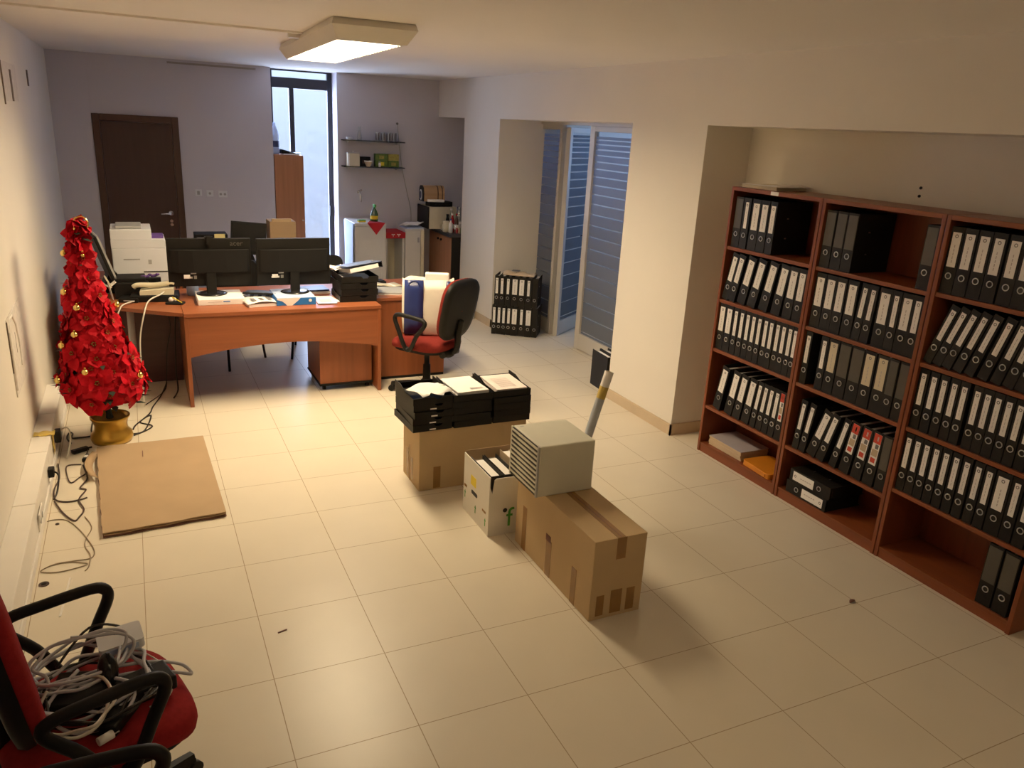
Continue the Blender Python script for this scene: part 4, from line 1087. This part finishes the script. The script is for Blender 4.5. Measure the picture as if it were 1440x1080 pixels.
tm = text_mesh('f', .16, .0006); tm.materials.append(M['green'])
o = link('letter_mark', tm, t, loc=(-.022, -b2-.0008, .095), rot=(R(90), 0, 0))
MB().cyl((-.050, -b2-.001, .145), (-.050, -b2, .145), .013, 16).obj('round_hole', 'slot', t)
MB().box(-a+.006, a-.006, .174, .1765, .30, .365).obj('flap_or_shade_block', 'card', t)
for k, (yy, xx, ln) in enumerate(((.0, -.100, 3), (.0, -.020, -2), (.0, .050, -2))):
    w2 = (.072, .072, .052)[k]
    lab = ['black binder in white carton, along the yellow-labelled side', 'black binder in the middle of the white carton', 'thin black binder in the white carton beside the drawer unit'][k]
    if k == 2: continue
    tb = place_binder(w2, None, (1.845+xx, -1.480, .0335), (0, R(ln*0), R(90)), lab, 'binders in the white carton')
MB().box(-.140, .140, -.174, .172, .0055, .033).obj('box_liner', 'card', bpy.data.objects['archive_box'])
t = thing('document_folder', 'brown folder of papers in the white carton, next to drawer unit', 'folder', (1.937, -1.30, .034))
MB().box(-.030, -.027, -.15, .15, 0, .318).box(.027, .030, -.15, .15, 0, .312).obj('covers', 'tan', t); MB().box(-.026, .026, -.14, .14, 0, .306).obj('pages', 'paper', t)

# beige ten-drawer unit
t = thing('drawer_unit', 'beige desktop drawer unit with ten slim drawers on the large box', 'drawer unit', (1.922, -1.735, .4095), R(.0))
MB().box(-.150, .158, -.155, .155, 0, .268).obj('casing', 'beige', t, bevel=.007)
MB().box(-.157, -.149, -.150, .150, .006, .262).obj('front_frame', 'slot', t)
for s in (-1, 1):
    MB().box(-.160, -.150, min(s*.143, s*.155), max(s*.143, s*.155), .002, .266).obj('frame_edge', 'silvergrey' if s < 0 else 'beige', t)
for k in range(10):
    z = .010+k*.0252
    dr = MB().box(-.160, -.152, -.141, .141, z+.010, z+.0222).obj('drawer', 'beige', t)
    MB().box(-.161, -.1585, -.141, -.03, z+.0015, z+.010).obj('drawer_pull', 'slot', dr)
    MB().box(-.161, -.1585, .075, .141, z+.003, z+.0115).obj('drawer_pull', 'slot', dr)
MB().box(-.125, -.105, .12, .128, .2682, .269).obj('badge', 'silvergrey', t)

# rolled paper tube leaning behind the drawer unit
t = thing('poster_tube', 'blue and yellow rolled poster tube leaning behind the beige drawer unit', 'tube')
p0, p1 = Vector((2.195, -1.42, .008)), Vector((2.430, -1.42, .862))
dv = (p1-p0)
m = MB(); m.tube([p0+dv*k/6 for k in range(7)], .025, 20, caps=False); m.obj('roll', 'tubeb', t)
MB().tube([p0+dv*.82, p0+dv*.90], .0256, 20, caps=False).obj('yellow_band', 'tapey', t)
MB().tube([p0+dv*.90, p0+dv*1.0], .0258, 20, caps=False).obj('white_end', 'paper', t)
MB().tube([p0+dv*.905, p0+dv*.999], .021, 20, caps=False).obj('inner_roll', 'cream', t)

# ------------------------------------------------------------------ binders on the floor by the partition
fd = Vector((.58, .815, 0)); rd = Vector((.80, -.60, 0)).normalized()
fa = math.atan2(fd.y, fd.x)
s0 = Vector((3.505, 2.555, 0))
low = [(.0, .050, 'narrow'), (.053, .050, 'narrow'), (.110, .052, 'narrow'), (.166, .052, 'narrow'), (.236, .074, 'white'), (.312, .074, 'narrow'), (.388, .074, 'white')]
def stand_row(ws, z, word, start, off):
    d = start
    for k, (w2, kd) in enumerate(ws):
        p = s0+rd*(d+w2/2)+fd*(off[k % len(off)])
        place_binder(w2-.0015, kd, (p.x, p.y, z), (0, 0, fa), f'black binder, {KN[kd]}, {ORD[k]} from pillar in {word} floor stack', f'binders in the {word} floor stack')
        d += w2+.0015
stand_row([(w2, kd) for _, w2, kd in low]+[(.060, None)], .001, 'lower', -.02, (0, .008, .003, .010))
stand_row([(.050, 'narrow'), (.060, 'narrow'), (.066, 'narrow'), (.076, 'white'), (.072, 'white'), (.074, 'narrow'), (.060, None)], .3195, 'upper', -.005, (.004, 0, .009, .012))
t = thing('paper_bag', 'crumpled brown paper bag lying on the floor stack of binders', 'paper bag', tuple(s0+rd*.24+fd*.12+Vector((0, 0, .6385))), math.atan2(rd.y, rd.x))
m = MB(); m.sheet([[(-.17+.34*i/8, -.07+.14*j/5, .006+.042*math.sin(PI*j/5)*(.7+.3*math.sin(i*1.7))) for j in range(6)] for i in range(9)]); m.obj('bag', 'tan', t, solid=.002)
MB().box(-.08, .0, -.03, .03, .046, .05).obj('dark_print', 'ink', t); MB().box(.10, .165, -.05, .05, .012, .016).obj('white_corner', 'paper', t)
for k, (x, y, rz) in enumerate(((3.672, .452, -4), (3.752, .450, -4))):
    place_binder(.072, 'white' if k else None, (x, y+.0, .001), (0, 0, R(90+rz)), ['black binder on the floor behind the near pillar edge', 'black binder with white label hidden behind the near pillar'][k], 'binders behind the near pillar')
    o = bpy.context.scene.objects

# ------------------------------------------------------------------ kitchen corner
t = thing('kitchen_counter', 'kitchen counter with dark worktop and wooden doors in the niche', 'counter', (3.47, 3.84, 0))
MB().box(-.01, .66, .0, .82, .855, .89).obj('worktop', 'marble', t, bevel=.003)
MB().box(.03, .64, .0, .02, .0, .854).obj('end_panel', 'black', t)
MB().box(.05, .64, .022, .81, .0, .85).obj('carcass', 'cab', t)
for k in range(2):
    d = MB().box(.03, .049, .024+k*.395, .024+k*.395+.39, .08, .84).obj('cabinet_door', 'cab', t, bevel=.002)
    yk = .024+.39-.05 if k == 0 else .024+.395+.05
    MB().cyl((.03, yk, .78), (.012, yk, .78), .014, 12).obj('knob', 'black', d)
t = thing('fridge', 'slim white fridge beside the kitchen counter', 'fridge', (3.17, 4.25, 0))
MB().box(-.12, .12, .02, .40, .02, .90).obj('cabinet', 'appl', t, bevel=.005)
MB().box(-.12, .075, -.005, .02, .03, .885).obj('fridge_door', 'appl', t, bevel=.004)
MB().box(.078, .12, -.005, .02, .03, .885).obj('side_trim', 'creamp', t)
MB().box(.035, .055, -.014, -.005, .74, .80).obj('door_handle', 'silvergrey', t)
t = thing('kitchen_papers', 'crumpled white papers on top of the slim fridge', 'papers', (3.17, 4.40, .90), R(6))
MB().sheet([[(-.12+.25*i/5, -.09+.18*j/5, .035+.03*(i/5)+.014*math.sin(i*1.5+j)) for j in range(6)] for i in range(6)]).obj('sheet', 'paper', t, solid=.003)
MB().box(-.11, .12, -.12, .10, 0, .012).obj('flat_papers', 'bluep', t)
t = thing('microwave', 'cream microwave oven on the kitchen counter', 'microwave', (3.50, 4.36, .89))
MB().box(-.15, .20, -.12, .28, .012, .275).obj('casing', 'creamp', t, bevel=.006)
MB().box(-.172, -.15, -.12, .28, .012, .275).obj('oven_door', 'black', t, bevel=.004)
MB().box(-.05, .12, -.1225, -.12, .05, .235).obj('side_grille', 'creamp', t, bevel=.004)
for sx in (-.10, .15):
    for sy in (-.08, .24): MB().cyl((sx, sy, 0), (sx, sy, .012), .012, 8).obj('foot', 'black', t)
t = thing('black_bag', 'dark folded bag lying on the microwave', 'bag', (3.52, 4.38, 1.166), R(5))
MB().prism(rrect(.30, .22, .05), 0, .055).obj('folded_body', 'blackm', t, bevel=.02); MB().box(-.10, .10, -.118, -.112, .02, .035).obj('strap', 'black', t)
t = thing('bread_bin', 'wooden bread bin with dark round end on the folded bag', 'bread bin', (3.47, 4.40, 1.222), R(-6))
prof = [(-.10, 0), (.11, 0), (.115, .10), (.09, .160), (.04, .185), (-.03, .185), (-.08, .160), (-.105, .10)]
MB().prism(prof, -.155, .10, 'x', 0).obj('body', 'wood_bin', t, bevel=.01)
MB().prism([(y*1.02, z) for y, z in prof], -.172, -.155, 'x').obj('end_cap', 'black', t, bevel=.006)
m = MB(); m.cyl((-.172, 0, .075), (-.178, 0, .075), .062, 20); m.obj('round_label', 'paper', t)
m = MB(); m.cyl((-.178, 0, .075), (-.180, 0, .075), .044, 20); m.obj('dark_disc', 'navy', t)
for xx in (.01, .065): MB().prism([(y*1.015, z*1.01) for y, z in prof], xx, xx+.014, 'x').obj('dark_band', 'doorf', t)
MB().box(-.12, .09, -.135, -.10, .0, .03).obj('front_lip', 'paper', t, bevel=.008)
def bottle(label, loc, r, h, body, cap, name='bottle', neck=.35):
    t = thing(name, label, 'bottle', loc, 0, 'bottles on the kitchen counter')
    MB().lathe([(r*.9, 0), (r, .01), (r, h*.55), (r*.85, h*.68), (r*neck, h*.82), (r*neck, h*.93)], seg=16).obj('body', body, t)
    MB().lathe([(r*neck*1.15, h*.92), (r*neck*1.15, h), (.001, h+.001)], seg=12).obj('cap', cap, t)
    if h > .2: MB().lathe([(r*1.02, h*.22), (r*1.02, h*.45)], seg=16, caps=False).obj('label_band', 'paper' if body != 'redcloth' else 'cream', t)
    return t
zc = .8905
bottle('clear bottle with white cap at the back of the kitchen counter', (3.60, 4.15, zc), .034, .27, 'bottleg', 'paper')
bottle('clear bottle with dark cap beside the microwave', (3.66, 4.08, zc), .036, .30, 'bottleg', 'navy')
bottle('tall clear bottle at the pillar end of the counter', (3.62, 3.94, zc), .034, .31, 'bottleg', 'silvergrey')
bottle('red sauce bottle among the counter bottles', (3.57, 4.03, zc), .028, .22, 'redcloth', 'paper')
bottle('dark brown bottle at the end of the counter', (3.575, 3.91, zc), .026, .235, 'doorf', 'redcloth')
bottle('white squeeze bottle with blue cap in front of counter bottles', (3.535, 3.99, zc), .026, .16, 'paper', 'blue')
bottle('black pepper bottle directly beside the microwave side', (3.555, 4.16, zc), .024, .20, 'black', 'black', 'pepper_mill', .6)
t = thing('mug_jug', 'cream jug standing at the front of the kitchen counter', 'jug', (3.505, 4.06, zc))
MB().lathe([(.038, 0), (.048, .02), (.050, .07), (.040, .11), (.045, .13)], seg=18).obj('body', 'creamp', t)
MB().tube(spline([(-.045, 0, .10), (-.08, 0, .09), (-.078, 0, .045), (-.048, 0, .03)], 5), .006, 8).obj('handle', 'creamp', t)
t.name = 'jug'
t = thing('rack_of_jars', 'small chrome wire rack at the counter end holding spice jars', 'rack', (3.60, 3.875, zc))
m = MB()
for z in (.01, .06, .11): m.tube([(-.05, -.02, z), (.05, -.02, z), (.05, .02, z), (-.05, .02, z)], .002, 6, closed=True)
for x in (-.05, .05): m.cyl((x, -.02, 0), (x, -.02, .12), .002, 6)
m.obj('wires', 'chrome', t)
for k, mt in enumerate(('redcloth', 'tan', 'green')): MB().lathe([(.013, .004), (.014, .03), (.013, .07), (.001, .071)], (-.032+.032*k, 0, 0), 12).obj('jar', mt, t)
t.name = 'spice_rack'; t['label'] = 'small chrome wire spice rack at the kitchen counter end'

t = thing('washing_machine', 'white top-loading washing machine with a red triangle cloth, by the window', 'washing machine', (2.585, 4.36, 0))
MB().box(-.185, .185, -.25, .25, .02, .95).obj('casing', 'appl', t, bevel=.006)
MB().box(-.19, .19, -.255, .255, .951, .99).obj('lid', 'appl', t, bevel=.008)
MB().box(-.15, .13, -.253, -.25, .12, .80).obj('front_panel', 'appl', t, bevel=.004)
MB().box(-.17, .17, -.23, .23, .0, .02).obj('plinth', 'black', t)
m = MB(); m._faces([(-.045, -.258, .985), (.17, -.258, .985), (.07, -.262, .855)], [(0, 1, 2)]); m._faces([(-.045, -.257, .992), (.17, -.257, .992), (.17, .10, .992), (-.045, .10, .992)], [(0, 1, 2, 3)])
o = tag(MB()._faces([(2.545, 4.100, .988), (2.755, 4.100, .988), (2.65, 4.098, .855), (2.545, 4.104, .994), (2.755, 4.104, .994), (2.65, 4.36, .994)], [(0, 1, 2), (0, 1, 4, 3), (3, 4, 5)]).obj('red_cloth', 'redcloth', solid=.002), 'red triangular cloth hanging over the washing machine front', 'cloth')
m.bm.free()
t = thing('soap_bottle', 'green dish soap spray bottle on the washing machine', 'bottle', (2.665, 4.25, .991))
MB().lathe([(.040, 0), (.045, .01), (.045, .09), (.030, .13), (.016, .15), (.016, .17)], seg=16).obj('body', 'greenl', t)
MB().box(-.012, .012, -.05, .015, .172, .20).cyl((0, 0, .165), (0, 0, .18), .012, 10).obj('spray_head', 'green', t)
MB().lathe([(.0455, .03), (.0455, .07)], seg=16, caps=False).obj('label_band', 'yellow', t)
t = thing('sponge', 'yellow-green sponge lying on the washing machine', 'sponge', (2.50, 4.20, .991), R(10))
MB().box(-.045, .045, -.025, .025, 0, .018).obj('foam', 'yellow', t, bevel=.004); MB().box(-.045, .045, -.025, .025, .0185, .025).obj('scourer', 'green', t)
t = thing('window_light_sheet', 'pale blue sheet painting window light onto the washing machine side', 'painted light', (2.388, 4.36, 0))
MB().sheet([[(-.006+.005*math.sin(j*2.1+i), -.24+.44*j/8, .004+.976*i/6) for j in range(9)] for i in range(7)]).obj('sheet', 'bluep', t, solid=.002)  # bluish sheet added to paint window light on the machine's side
t = thing('wall_tap', 'chrome water tap on the wall above the washing machine', 'tap', (2.595, 4.68, 1.24))
m = MB(); m.tube(spline([(0, 0, .05), (0, -.05, .055), (-.005, -.09, .03), (0, -.10, -.06)], 5), .010, 8); m.obj('spout', 'chrome', t)
MB().ball((.015, -.05, .075), .014, 10).obj('knob', 'chrome', t); MB().cyl((0, -.001, .05), (0, -.012, .05), .022, 14).obj('flange', 'chrome', t)
t = thing('white_stand', 'white open stand with red cloth between washing machine and fridge', 'stand', (2.925, 4.42, 0))
for sx in (-.105, .105): MB().box(sx-.012, sx+.012, -.16, .18, 0, .80).obj('side_panel', 'appl', t)
MB().box(-.12, .12, -.17, .19, .80, .825).obj('top_board', 'appl', t, bevel=.004); MB().box(-.093, .093, -.15, .18, .12, .14).obj('shelf', 'appl', t); MB().box(-.093, .093, .17, .18, .14, .80).obj('back_panel', 'creamp', t)
t = thing('bow_cloth', 'red cloth with white bows spread over the white stand', 'cloth', (2.925, 4.42, .826))
m = MB(); m.box(-.125, .125, -.175, .19, 0, .035); m.box(-.125, .125, -.182, -.176, -.035, .035); m.obj('cloth', 'redcloth', t, bevel=.004)
m = MB()
for x in (-.03, .04):
    for s in (-1, 1): m.ball((x+s*.012, -.184, .012), .010, 8, sc=(1, .3, .7))
    m.box(x-.003, x+.003, -.186, -.183, -.015, .01)
m.obj('bows', 'paper', t)

# glass wall shelves and what stands on them
for z, nm in ((1.885, 'upper'), (1.588, 'lower')):
    t = thing('glass_shelf', f'{nm} of two narrow glass shelves above the kitchen', 'shelf', (2.755, 4.60, z), 0, 'glass wall shelves')
    MB().box(-.37, .37, -.08, .079, 0, .012).obj('glass_board', 'shelfg', t)
    for x in (-.30, .30): MB().box(x-.01, x+.01, -.02, .079, -.022, -.001).obj('bracket', 'steel', t)
t = None
for k in range(4):
    t = thing('striped_tumbler', f'striped drinking glass on the upper shelf, {["first from the window","second from the window","third from the window","nearest the corner"][k]}', 'glass', (2.805+.067*k, 4.585, 1.8975), 0, 'striped tumblers')
    MB().lathe([(.022, 0), (.028, .10), (.026, .10), (.020, .006)], seg=16, caps=False).lathe([(.022, 0), (.001, .001)], seg=16, caps=False).obj('glass', 'silvergrey', t)
    m = MB()
    for i in range(6):
        a = 2*PI*i/6; m.box(-.004, .004, -.0005, .0005, .012, .09, T=Matrix.Rotation(a, 4, 'Z') @ Matrix.Translation((0, -.027, 0)))
    m.obj('stripes', 'doorf', t)
t = thing('white_cup', 'small white cup at the window end of the upper shelf', 'cup', (2.455, 4.59, 1.8975))
MB().lathe([(.02, 0), (.032, .03), (.03, .03), (.001, .006)], seg=16, caps=False).obj('bowl', 'paper', t); MB().tube(spline([(.03, 0, .024), (.045, 0, .02), (.028, 0, .008)], 4), .003, 6).obj('handle', 'paper', t)
t = thing('clear_vase', 'clear glass vase on the upper shelf between cup and tumblers', 'vase', (2.583, 4.59, 1.8975))
MB().lathe([(.026, 0), (.030, .03), (.018, .10), (.014, .15), (.016, .155)], seg=16, caps=False).obj('glass', 'bottleg', t); MB().lathe([(.026, .001), (.001, .002)], seg=16, caps=False).obj('bottom', 'bottleg', t)
zs = 1.6005
t = carton('white_tin', 'white storage tin on the lower kitchen shelf', 'tin', 2.435, 2.575, 4.55, 4.64, zs, zs+.145, 'creamp', [('lid', 'silvergrey', (-.072, .072, -.047, .047, .145, .152)), ('white_corner', 'paper', (-.0705, -.05, -.0462, -.0452, 0, .145))])
MB().ball((0, 0, .162), .010, 10).obj('lid_knob', 'paper', t)
t = carton('dark_box', 'small dark box on the lower kitchen shelf behind a bowl', 'box', 2.60, 2.72, 4.60, 4.66, zs, zs+.11, 'black', [('label', 'doorf', (-.04, .04, -.0315, -.0305, .03, .07))])
t = thing('ceramic_bowl', 'small patterned bowl before the dark box on lower shelf', 'bowl', (2.68, 4.556, zs))
MB().lathe([(.02, 0), (.045, .045), (.048, .065), (.045, .065), (.001, .01)], seg=18, caps=False).obj('bowl', 'tan', t); MB().lathe([(.0475, .055), (.0490, .068)], seg=18, caps=False).obj('rim', 'paper', t)
t = thing('salt_jar', 'tiny white jar before the green tea boxes', 'jar', (2.815, 4.545, zs))
MB().lathe([(.013, 0), (.015, .03), (.012, .045)], seg=12).obj('body', 'paper', t); MB().lathe([(.013, .046), (.013, .06)], seg=12).obj('lid', 'silvergrey', t)
M['teag'] = mat('tea_green', (.10, .17, .025), .6, var=.3, scale=(60, 60, 60)); M['teay'] = mat('tea_yellow', (.36, .30, .06), .6, var=.3, scale=(60, 60, 60))
for k, (x0, x1, z0, mt, lab) in enumerate(((2.775, 2.925, .0, 'teag', 'green tea box, lower of the pair beside the tiny jar'), (2.775, 2.925, .076, 'teag', 'green tea box, upper of the pair beside the tiny jar'),
                                         (2.932, 3.065, .0, 'teag', 'green tea box under the yellow tea box'), (2.932, 3.065, .076, 'teay', 'yellow tea box at the corner end of the lower shelf'))):
    carton('tea_box', lab, 'tea box', x0, x1, 4.575, 4.655, zs+z0, zs+z0+.074, mt, [('front_print', 'yellow' if k == 0 else 'teay', (-.03, .03, -.0412, -.0402, .015, .055))])
# cord hanging from the wall hook
t = thing('hanging_cable', 'thin cable hanging down the back wall beside the glass shelves', 'cable')
MB().tube(spline([(3.075, YB-.006, 2.10), (3.09, YB-.006, 1.93), (3.13, YB-.006, 1.62), (3.19, YB-.006, 1.35), (3.25, YB-.006, 1.10), (3.26, YB-.006, .93)], 5), .004, 6).obj('cord', 'silvergrey', t)
MB().cyl((3.07, YB-.001, 2.105), (3.07, YB-.012, 2.105), .014, 12).obj('hook', 'ink', t)

# wooden cupboard in the window recess
t = thing('wooden_cupboard', 'tall orange wooden cupboard standing in the window recess', 'cupboard', (1.78, 4.80, 0))
MB().box(-.165, .165, -.09, .10, 0, 1.695).obj('carcass', 'cabo', t, bevel=.003)
MB().box(-.165, .165, -.108, -.091, .03, 1.685).obj('cupboard_door', 'cabo', t, bevel=.002)
MB().cyl((.14, -.108, .95), (.14, -.125, .95), .010, 10).obj('knob', 'steel', t)
t = thing('clear_bottle', 'pale blue bottle on top of the wooden cupboard', 'bottle', (1.645, 4.80, 1.696))
MB().lathe([(.045, 0), (.05, .02), (.05, .20), (.042, .26), (.015, .32), (.015, .35)], seg=18).obj('body', 'bluep', t); MB().lathe([(.051, .08), (.051, .15)], seg=18, caps=False).obj('dark_label', 'navy', t)
t = thing('folder_pile', 'dark folder and papers on top of the wooden cupboard', 'papers', (1.80, 4.79, 1.696), R(8))
MB().box(-.09, .10, -.08, .08, 0, .012).obj('papers', 'paper', t); MB().prism([(-.10, .013), (.06, .013), (.05, .022), (-.10, .060)], -.07, .07, 'y').obj('dark_folder', 'black', t)
MB().box(-.02, .13, -.085, .06, .0225, .025).obj('loose_sheet', 'silvergrey', t)

# switches and sockets on the back wall
for k, (x, z, lab) in enumerate(((.773, 1.255, 'small white wall switch beside the brown door'), (.893, 1.250, 'white wall socket, middle of the three beside brown door'), (1.030, 1.244, 'white double wall socket farthest from the brown door'))):
    t = thing('wall_switch', lab, 'switch', (x, YB, z))
    w2 = .036 if k < 2 else .048
    MB().box(-w2, w2, -.010, -.0005, -.035, .035).obj('cover_plate', 'white', t, bevel=.003)
    if k == 0: MB().box(-.014, .014, -.013, -.0102, -.02, .02).obj('rocker', 'silvergrey', t)
    else:
        for s in ((0,) if k == 1 else (-.022, .022)): MB().cyl((s, -.0102, 0), (s, -.012, 0), .014, 14).obj('socket_face', 'silvergrey', t)
# small bottle on the floor by the far pillar
t = thing('floor_bottle', 'small white bottle with blue cap on the floor by the far pillar', 'bottle', (3.535, 3.25, 0))
MB().lathe([(.034, 0), (.038, .01), (.038, .13), (.026, .17), (.018, .19)], seg=16).obj('body', 'white', t); MB().lathe([(.020, .19), (.020, .225), (.001, .226)], seg=12).obj('cap', 'blue', t)

# ------------------------------------------------------------------ cords, sockets and bits by the left wall
def fcord(label, pts, r, mt, n=6, z=None):
    P = [(x, y, (r+.001 if len(p) == 2 or z is None else p[2])) for p in pts for x, y in [p[:2]]] if z is None else pts
    return tag(MB().tube(spline(P, n), r, 7).obj('power_cable', mt), label, 'cable', None)
Z0 = .006
fcord('dark brown cord looping from the trunking plug towards the cardboard', [(-.455, .229), (-.433, .009), (-.448, -.153), (-.434, -.293), (-.373, -.345), (-.305, -.337), (-.276, -.321)], .0045, 'cable_br')
fcord('dark cord bent in a ring between pot and trunking', [(-.297, .406), (-.306, .211), (-.289, .05), (-.328, -.026), (-.367, -.085), (-.393, .025), (-.402, .179), (-.325, .179)], .0040, 'cable_br')
fcord('wavy brown cord running along the torn cardboard edge', [(-.315, .160), (-.285, -.042), (-.315, -.174), (-.285, -.212), (-.315, -.336), (-.285, -.473), (-.305, -.562), (-.327, -.594), (-.384, -.486), (-.437, -.318)], .0045, 'cable_br')
fcord('thin tan cord curling on the floor from the wall outlet', [(-.455, -.556), (-.420, -.547), (-.36, -.578), (-.298, -.703), (-.247, -.853), (-.219, -.968), (-.233, -1.033), (-.301, -1.034), (-.385, -1.036), (-.443, -1.087), (-.363, -1.12), (-.248, -1.092), (-.283, -1.058), (-.343, -1.036), (-.409, -1.046)], .0026, 'cable_t')
fcord('second thin tan cord bending beside the cardboard corner', [(-.277, -.56), (-.240, -.698), (-.262, -.821), (-.262, -.906), (-.237, -1.000), (-.239, -1.109), (-.254, -1.15)], .0026, 'cable_t')
fcord('black cord winding behind the golden pot up to the desk', [(-.40, .558), (-.43, .660), (-.42, .760), (-.40, .735), (-.40, .655), (-.365, .646), (-.283, .66), (-.289, .794), (-.27, 1.147), (-.20, 1.40)], .005, 'cable_b')
fcord('black cord running from the pot towards the desk leg', [(-.030, .700), (-.01, .790), (.08, .993), (.106, 1.135), (.173, 1.395), (.225, 1.70)], .005, 'cable_b')
fcord('black cord looped on the floor beside the golden pot', [(-.030, .615), (.041, .66), (.09, .954), (.016, .835), (.09, .743), (.061, .668), (-.026, .585)], .0048, 'cable_b')
fcord('black cable hanging across the dark desk panel', [(.337, 1.725, .60), (.32, 1.70, .434), (.31, 1.66, .271), (.30, 1.60, .12), (.30, 1.50, .007), (.26, 1.30, .007)], .006, 'cable_b', 6, 1)
fcord('thin black cable dropping down the dark desk panel to the floor', [(.25, 1.725, .66), (.29, 1.71, .484), (.248, 1.66, .298), (.227, 1.60, .10), (.20, 1.50, .006), (.06, 1.20, .006)], .004, 'cable_b', 6, 1)
fcord('white cord hanging from the telephone down past the desk front', [(.285, 1.62, .80), (.241, 1.47, .79), (.15, 1.36, .765), (.112, 1.225, .713), (.067, 1.20, .527), (.055, 1.19, .30), (.05, 1.15, .01)], .0055, 'cable_w', 6, 1)
fcord('short white cord dropping over the corner desk edge by the tree', [(.05, 1.50, .735), (-.02, 1.40, .735), (-.05, 1.34, .715), (-.09, 1.30, .60), (-.11, 1.28, .35), (-.10, 1.25, .01)], .005, 'cable_w', 6, 1)
t = thing('power_adapter', 'black mains adapter lying on the floor between pot and trunking', 'adapter', (-.34, .40, 0), R(30))
MB().box(-.05, .05, -.018, .018, 0, .026).obj('brick', 'black', t, bevel=.005); MB().cyl((.05, 0, .012), (.075, 0, .012), .006, 8).obj('strain_relief', 'black', t)
t = thing('power_adapter', 'black and white inline plug beside the cardboard corner', 'adapter', (-.300, .26, 0), R(78))
MB().box(-.045, .04, -.014, .014, 0, .024).obj('body', 'black', t, bevel=.004); MB().box(-.02, .015, -.010, .010, .0242, .0255).obj('white_sticker', 'paper', t)
t = thing('wall_plug', 'black mains plug in the trunking socket', 'plug', (-.466, -.15, .115))
MB().box(.0, .030, -.03, .03, -.025, .025).obj('plug_body', 'black', t, bevel=.005); MB().tube(spline([(.03, 0, 0), (.05, -.02, -.02), (.04, -.08, -.09), (.025, -.14, -.109)], 5), .005, 8).obj('cord', 'cable_b', t)
t = thing('wall_plug', 'dark plug cluster on the trunking beside yellow tape', 'plug', (-.466, .36, .15))
MB().box(.0, .035, -.035, .035, -.045, .03).obj('plug_body', 'black', t, bevel=.006); MB().tube(spline([(.03, .01, .02), (.07, .03, .03), (.085, .0, -.03), (.06, -.06, -.144)], 5), .005, 8).obj('white_cord', 'cable_w', t)
t = thing('yellow_tape', 'strip of crumpled yellow tape stuck over the trunking', 'tape', (-.50, .24, .2055))
m = MB(); m.sheet([[(-.06+.11*i/5, -.04+.08*j/3, .003+.005*math.sin(i*2+j)) for j in range(4)] for i in range(6)]); m.obj('top_strip', 'tapey', t, solid=.001)
m = MB(); m.sheet([[(.0385+.003*math.sin(j*2), -.04+.07*i/3, .004-.13*j/5) for i in range(4)] for j in range(6)]); m.obj('front_strip', 'tapey', t, solid=.001)
t = thing('socket_plate', 'pale double outlet plate hanging loose from the trunking', 'socket', (-.467, -.70, .10))
MB().box(.0, .008, -.075, .075, -.045, .05, T=Matrix.Rotation(R(6), 4, 'Y')).obj('plate', 'trunk', t, bevel=.003)
for y in (-.035, .035): MB().cyl((.009, y, .0), (.012, y, .0), .016, 14).obj('socket_face', 'silvergrey', t)
for k, (x, y, lab, r) in enumerate(((-.42, -1.208, 'small dark knockout disc on the floor near the tan cords', .022), (-.405, -.60, 'small dark grommet on floor beside the loose outlet', .010))):
    o = thing('floor_disc', lab, 'disc', (x, y, 0)); MB().cyl((0, 0, 0), (0, 0, .004), r, 14).obj('disc', 'cable_br', o); MB().cyl((0, 0, .0041), (0, 0, .006), r*.5, 12).obj('centre', 'black', o)
t = thing('plastic_strip', 'thin white plastic strip lying on the floor near armrest', 'strip', (-.325, -1.35, 0), R(86))
MB().box(-.16, .16, -.004, .004, 0, .004).obj('strip', 'trunk', t)
t = thing('dry_leaf', 'small dry brown leaf on the tiles before the end bookcase', 'leaf', (3.136, -2.685, .001), R(20))
MB().sheet([[(-.026+.052*i/4, (-1+2*j/2)*.011*math.sin(PI*(i+.4)/4.8), .004+.004*math.sin(i)) for j in range(3)] for i in range(5)]).obj('blade', 'card_in', t, solid=.001)
t = thing('paper_scrap', 'tiny dark scrap on the open floor tiles', 'scrap', (.532, -1.951, .001), R(15))
MB().box(-.02, .02, -.003, .003, 0, .003).obj('scrap', 'card_in', t)

# ------------------------------------------------------------------ camera
cam = bpy.data.cameras.new('camera'); co = bpy.data.objects.new('camera', cam); COL.objects.link(co)
F_PX = 1101.5
cam.sensor_fit = 'HORIZONTAL'; cam.sensor_width = 36.; cam.lens = 36.*F_PX/1440.
cam.clip_start = .05; cam.clip_end = 100
yaw, pit, rol = .45393, .31469, .05521
fw = Vector((math.sin(yaw)*math.cos(pit), math.cos(yaw)*math.cos(pit), -math.sin(pit)))
rt = Vector((math.cos(yaw), -math.sin(yaw), 0)); upv = rt.cross(fw)
r2 = rt*math.cos(rol)+upv*math.sin(rol); u2 = -rt*math.sin(rol)+upv*math.cos(rol)
MW = Matrix((r2, u2, -fw)).transposed().to_4x4(); MW.translation = Vector((.10905, -4.94745, 2.1206))
co.matrix_world = MW
scn.camera = co
scn.view_settings.view_transform = 'Standard'
scn.view_settings.look = 'None'
scn.view_settings.exposure = 0.
scn.view_settings.gamma = 1.07
scn.cycles.use_denoising = True
scn.cycles.max_bounces = 8
scn.cycles.diffuse_bounces = 5
scn.cycles.transparent_max_bounces = 12
scn.cycles.sample_clamp_indirect = 6.
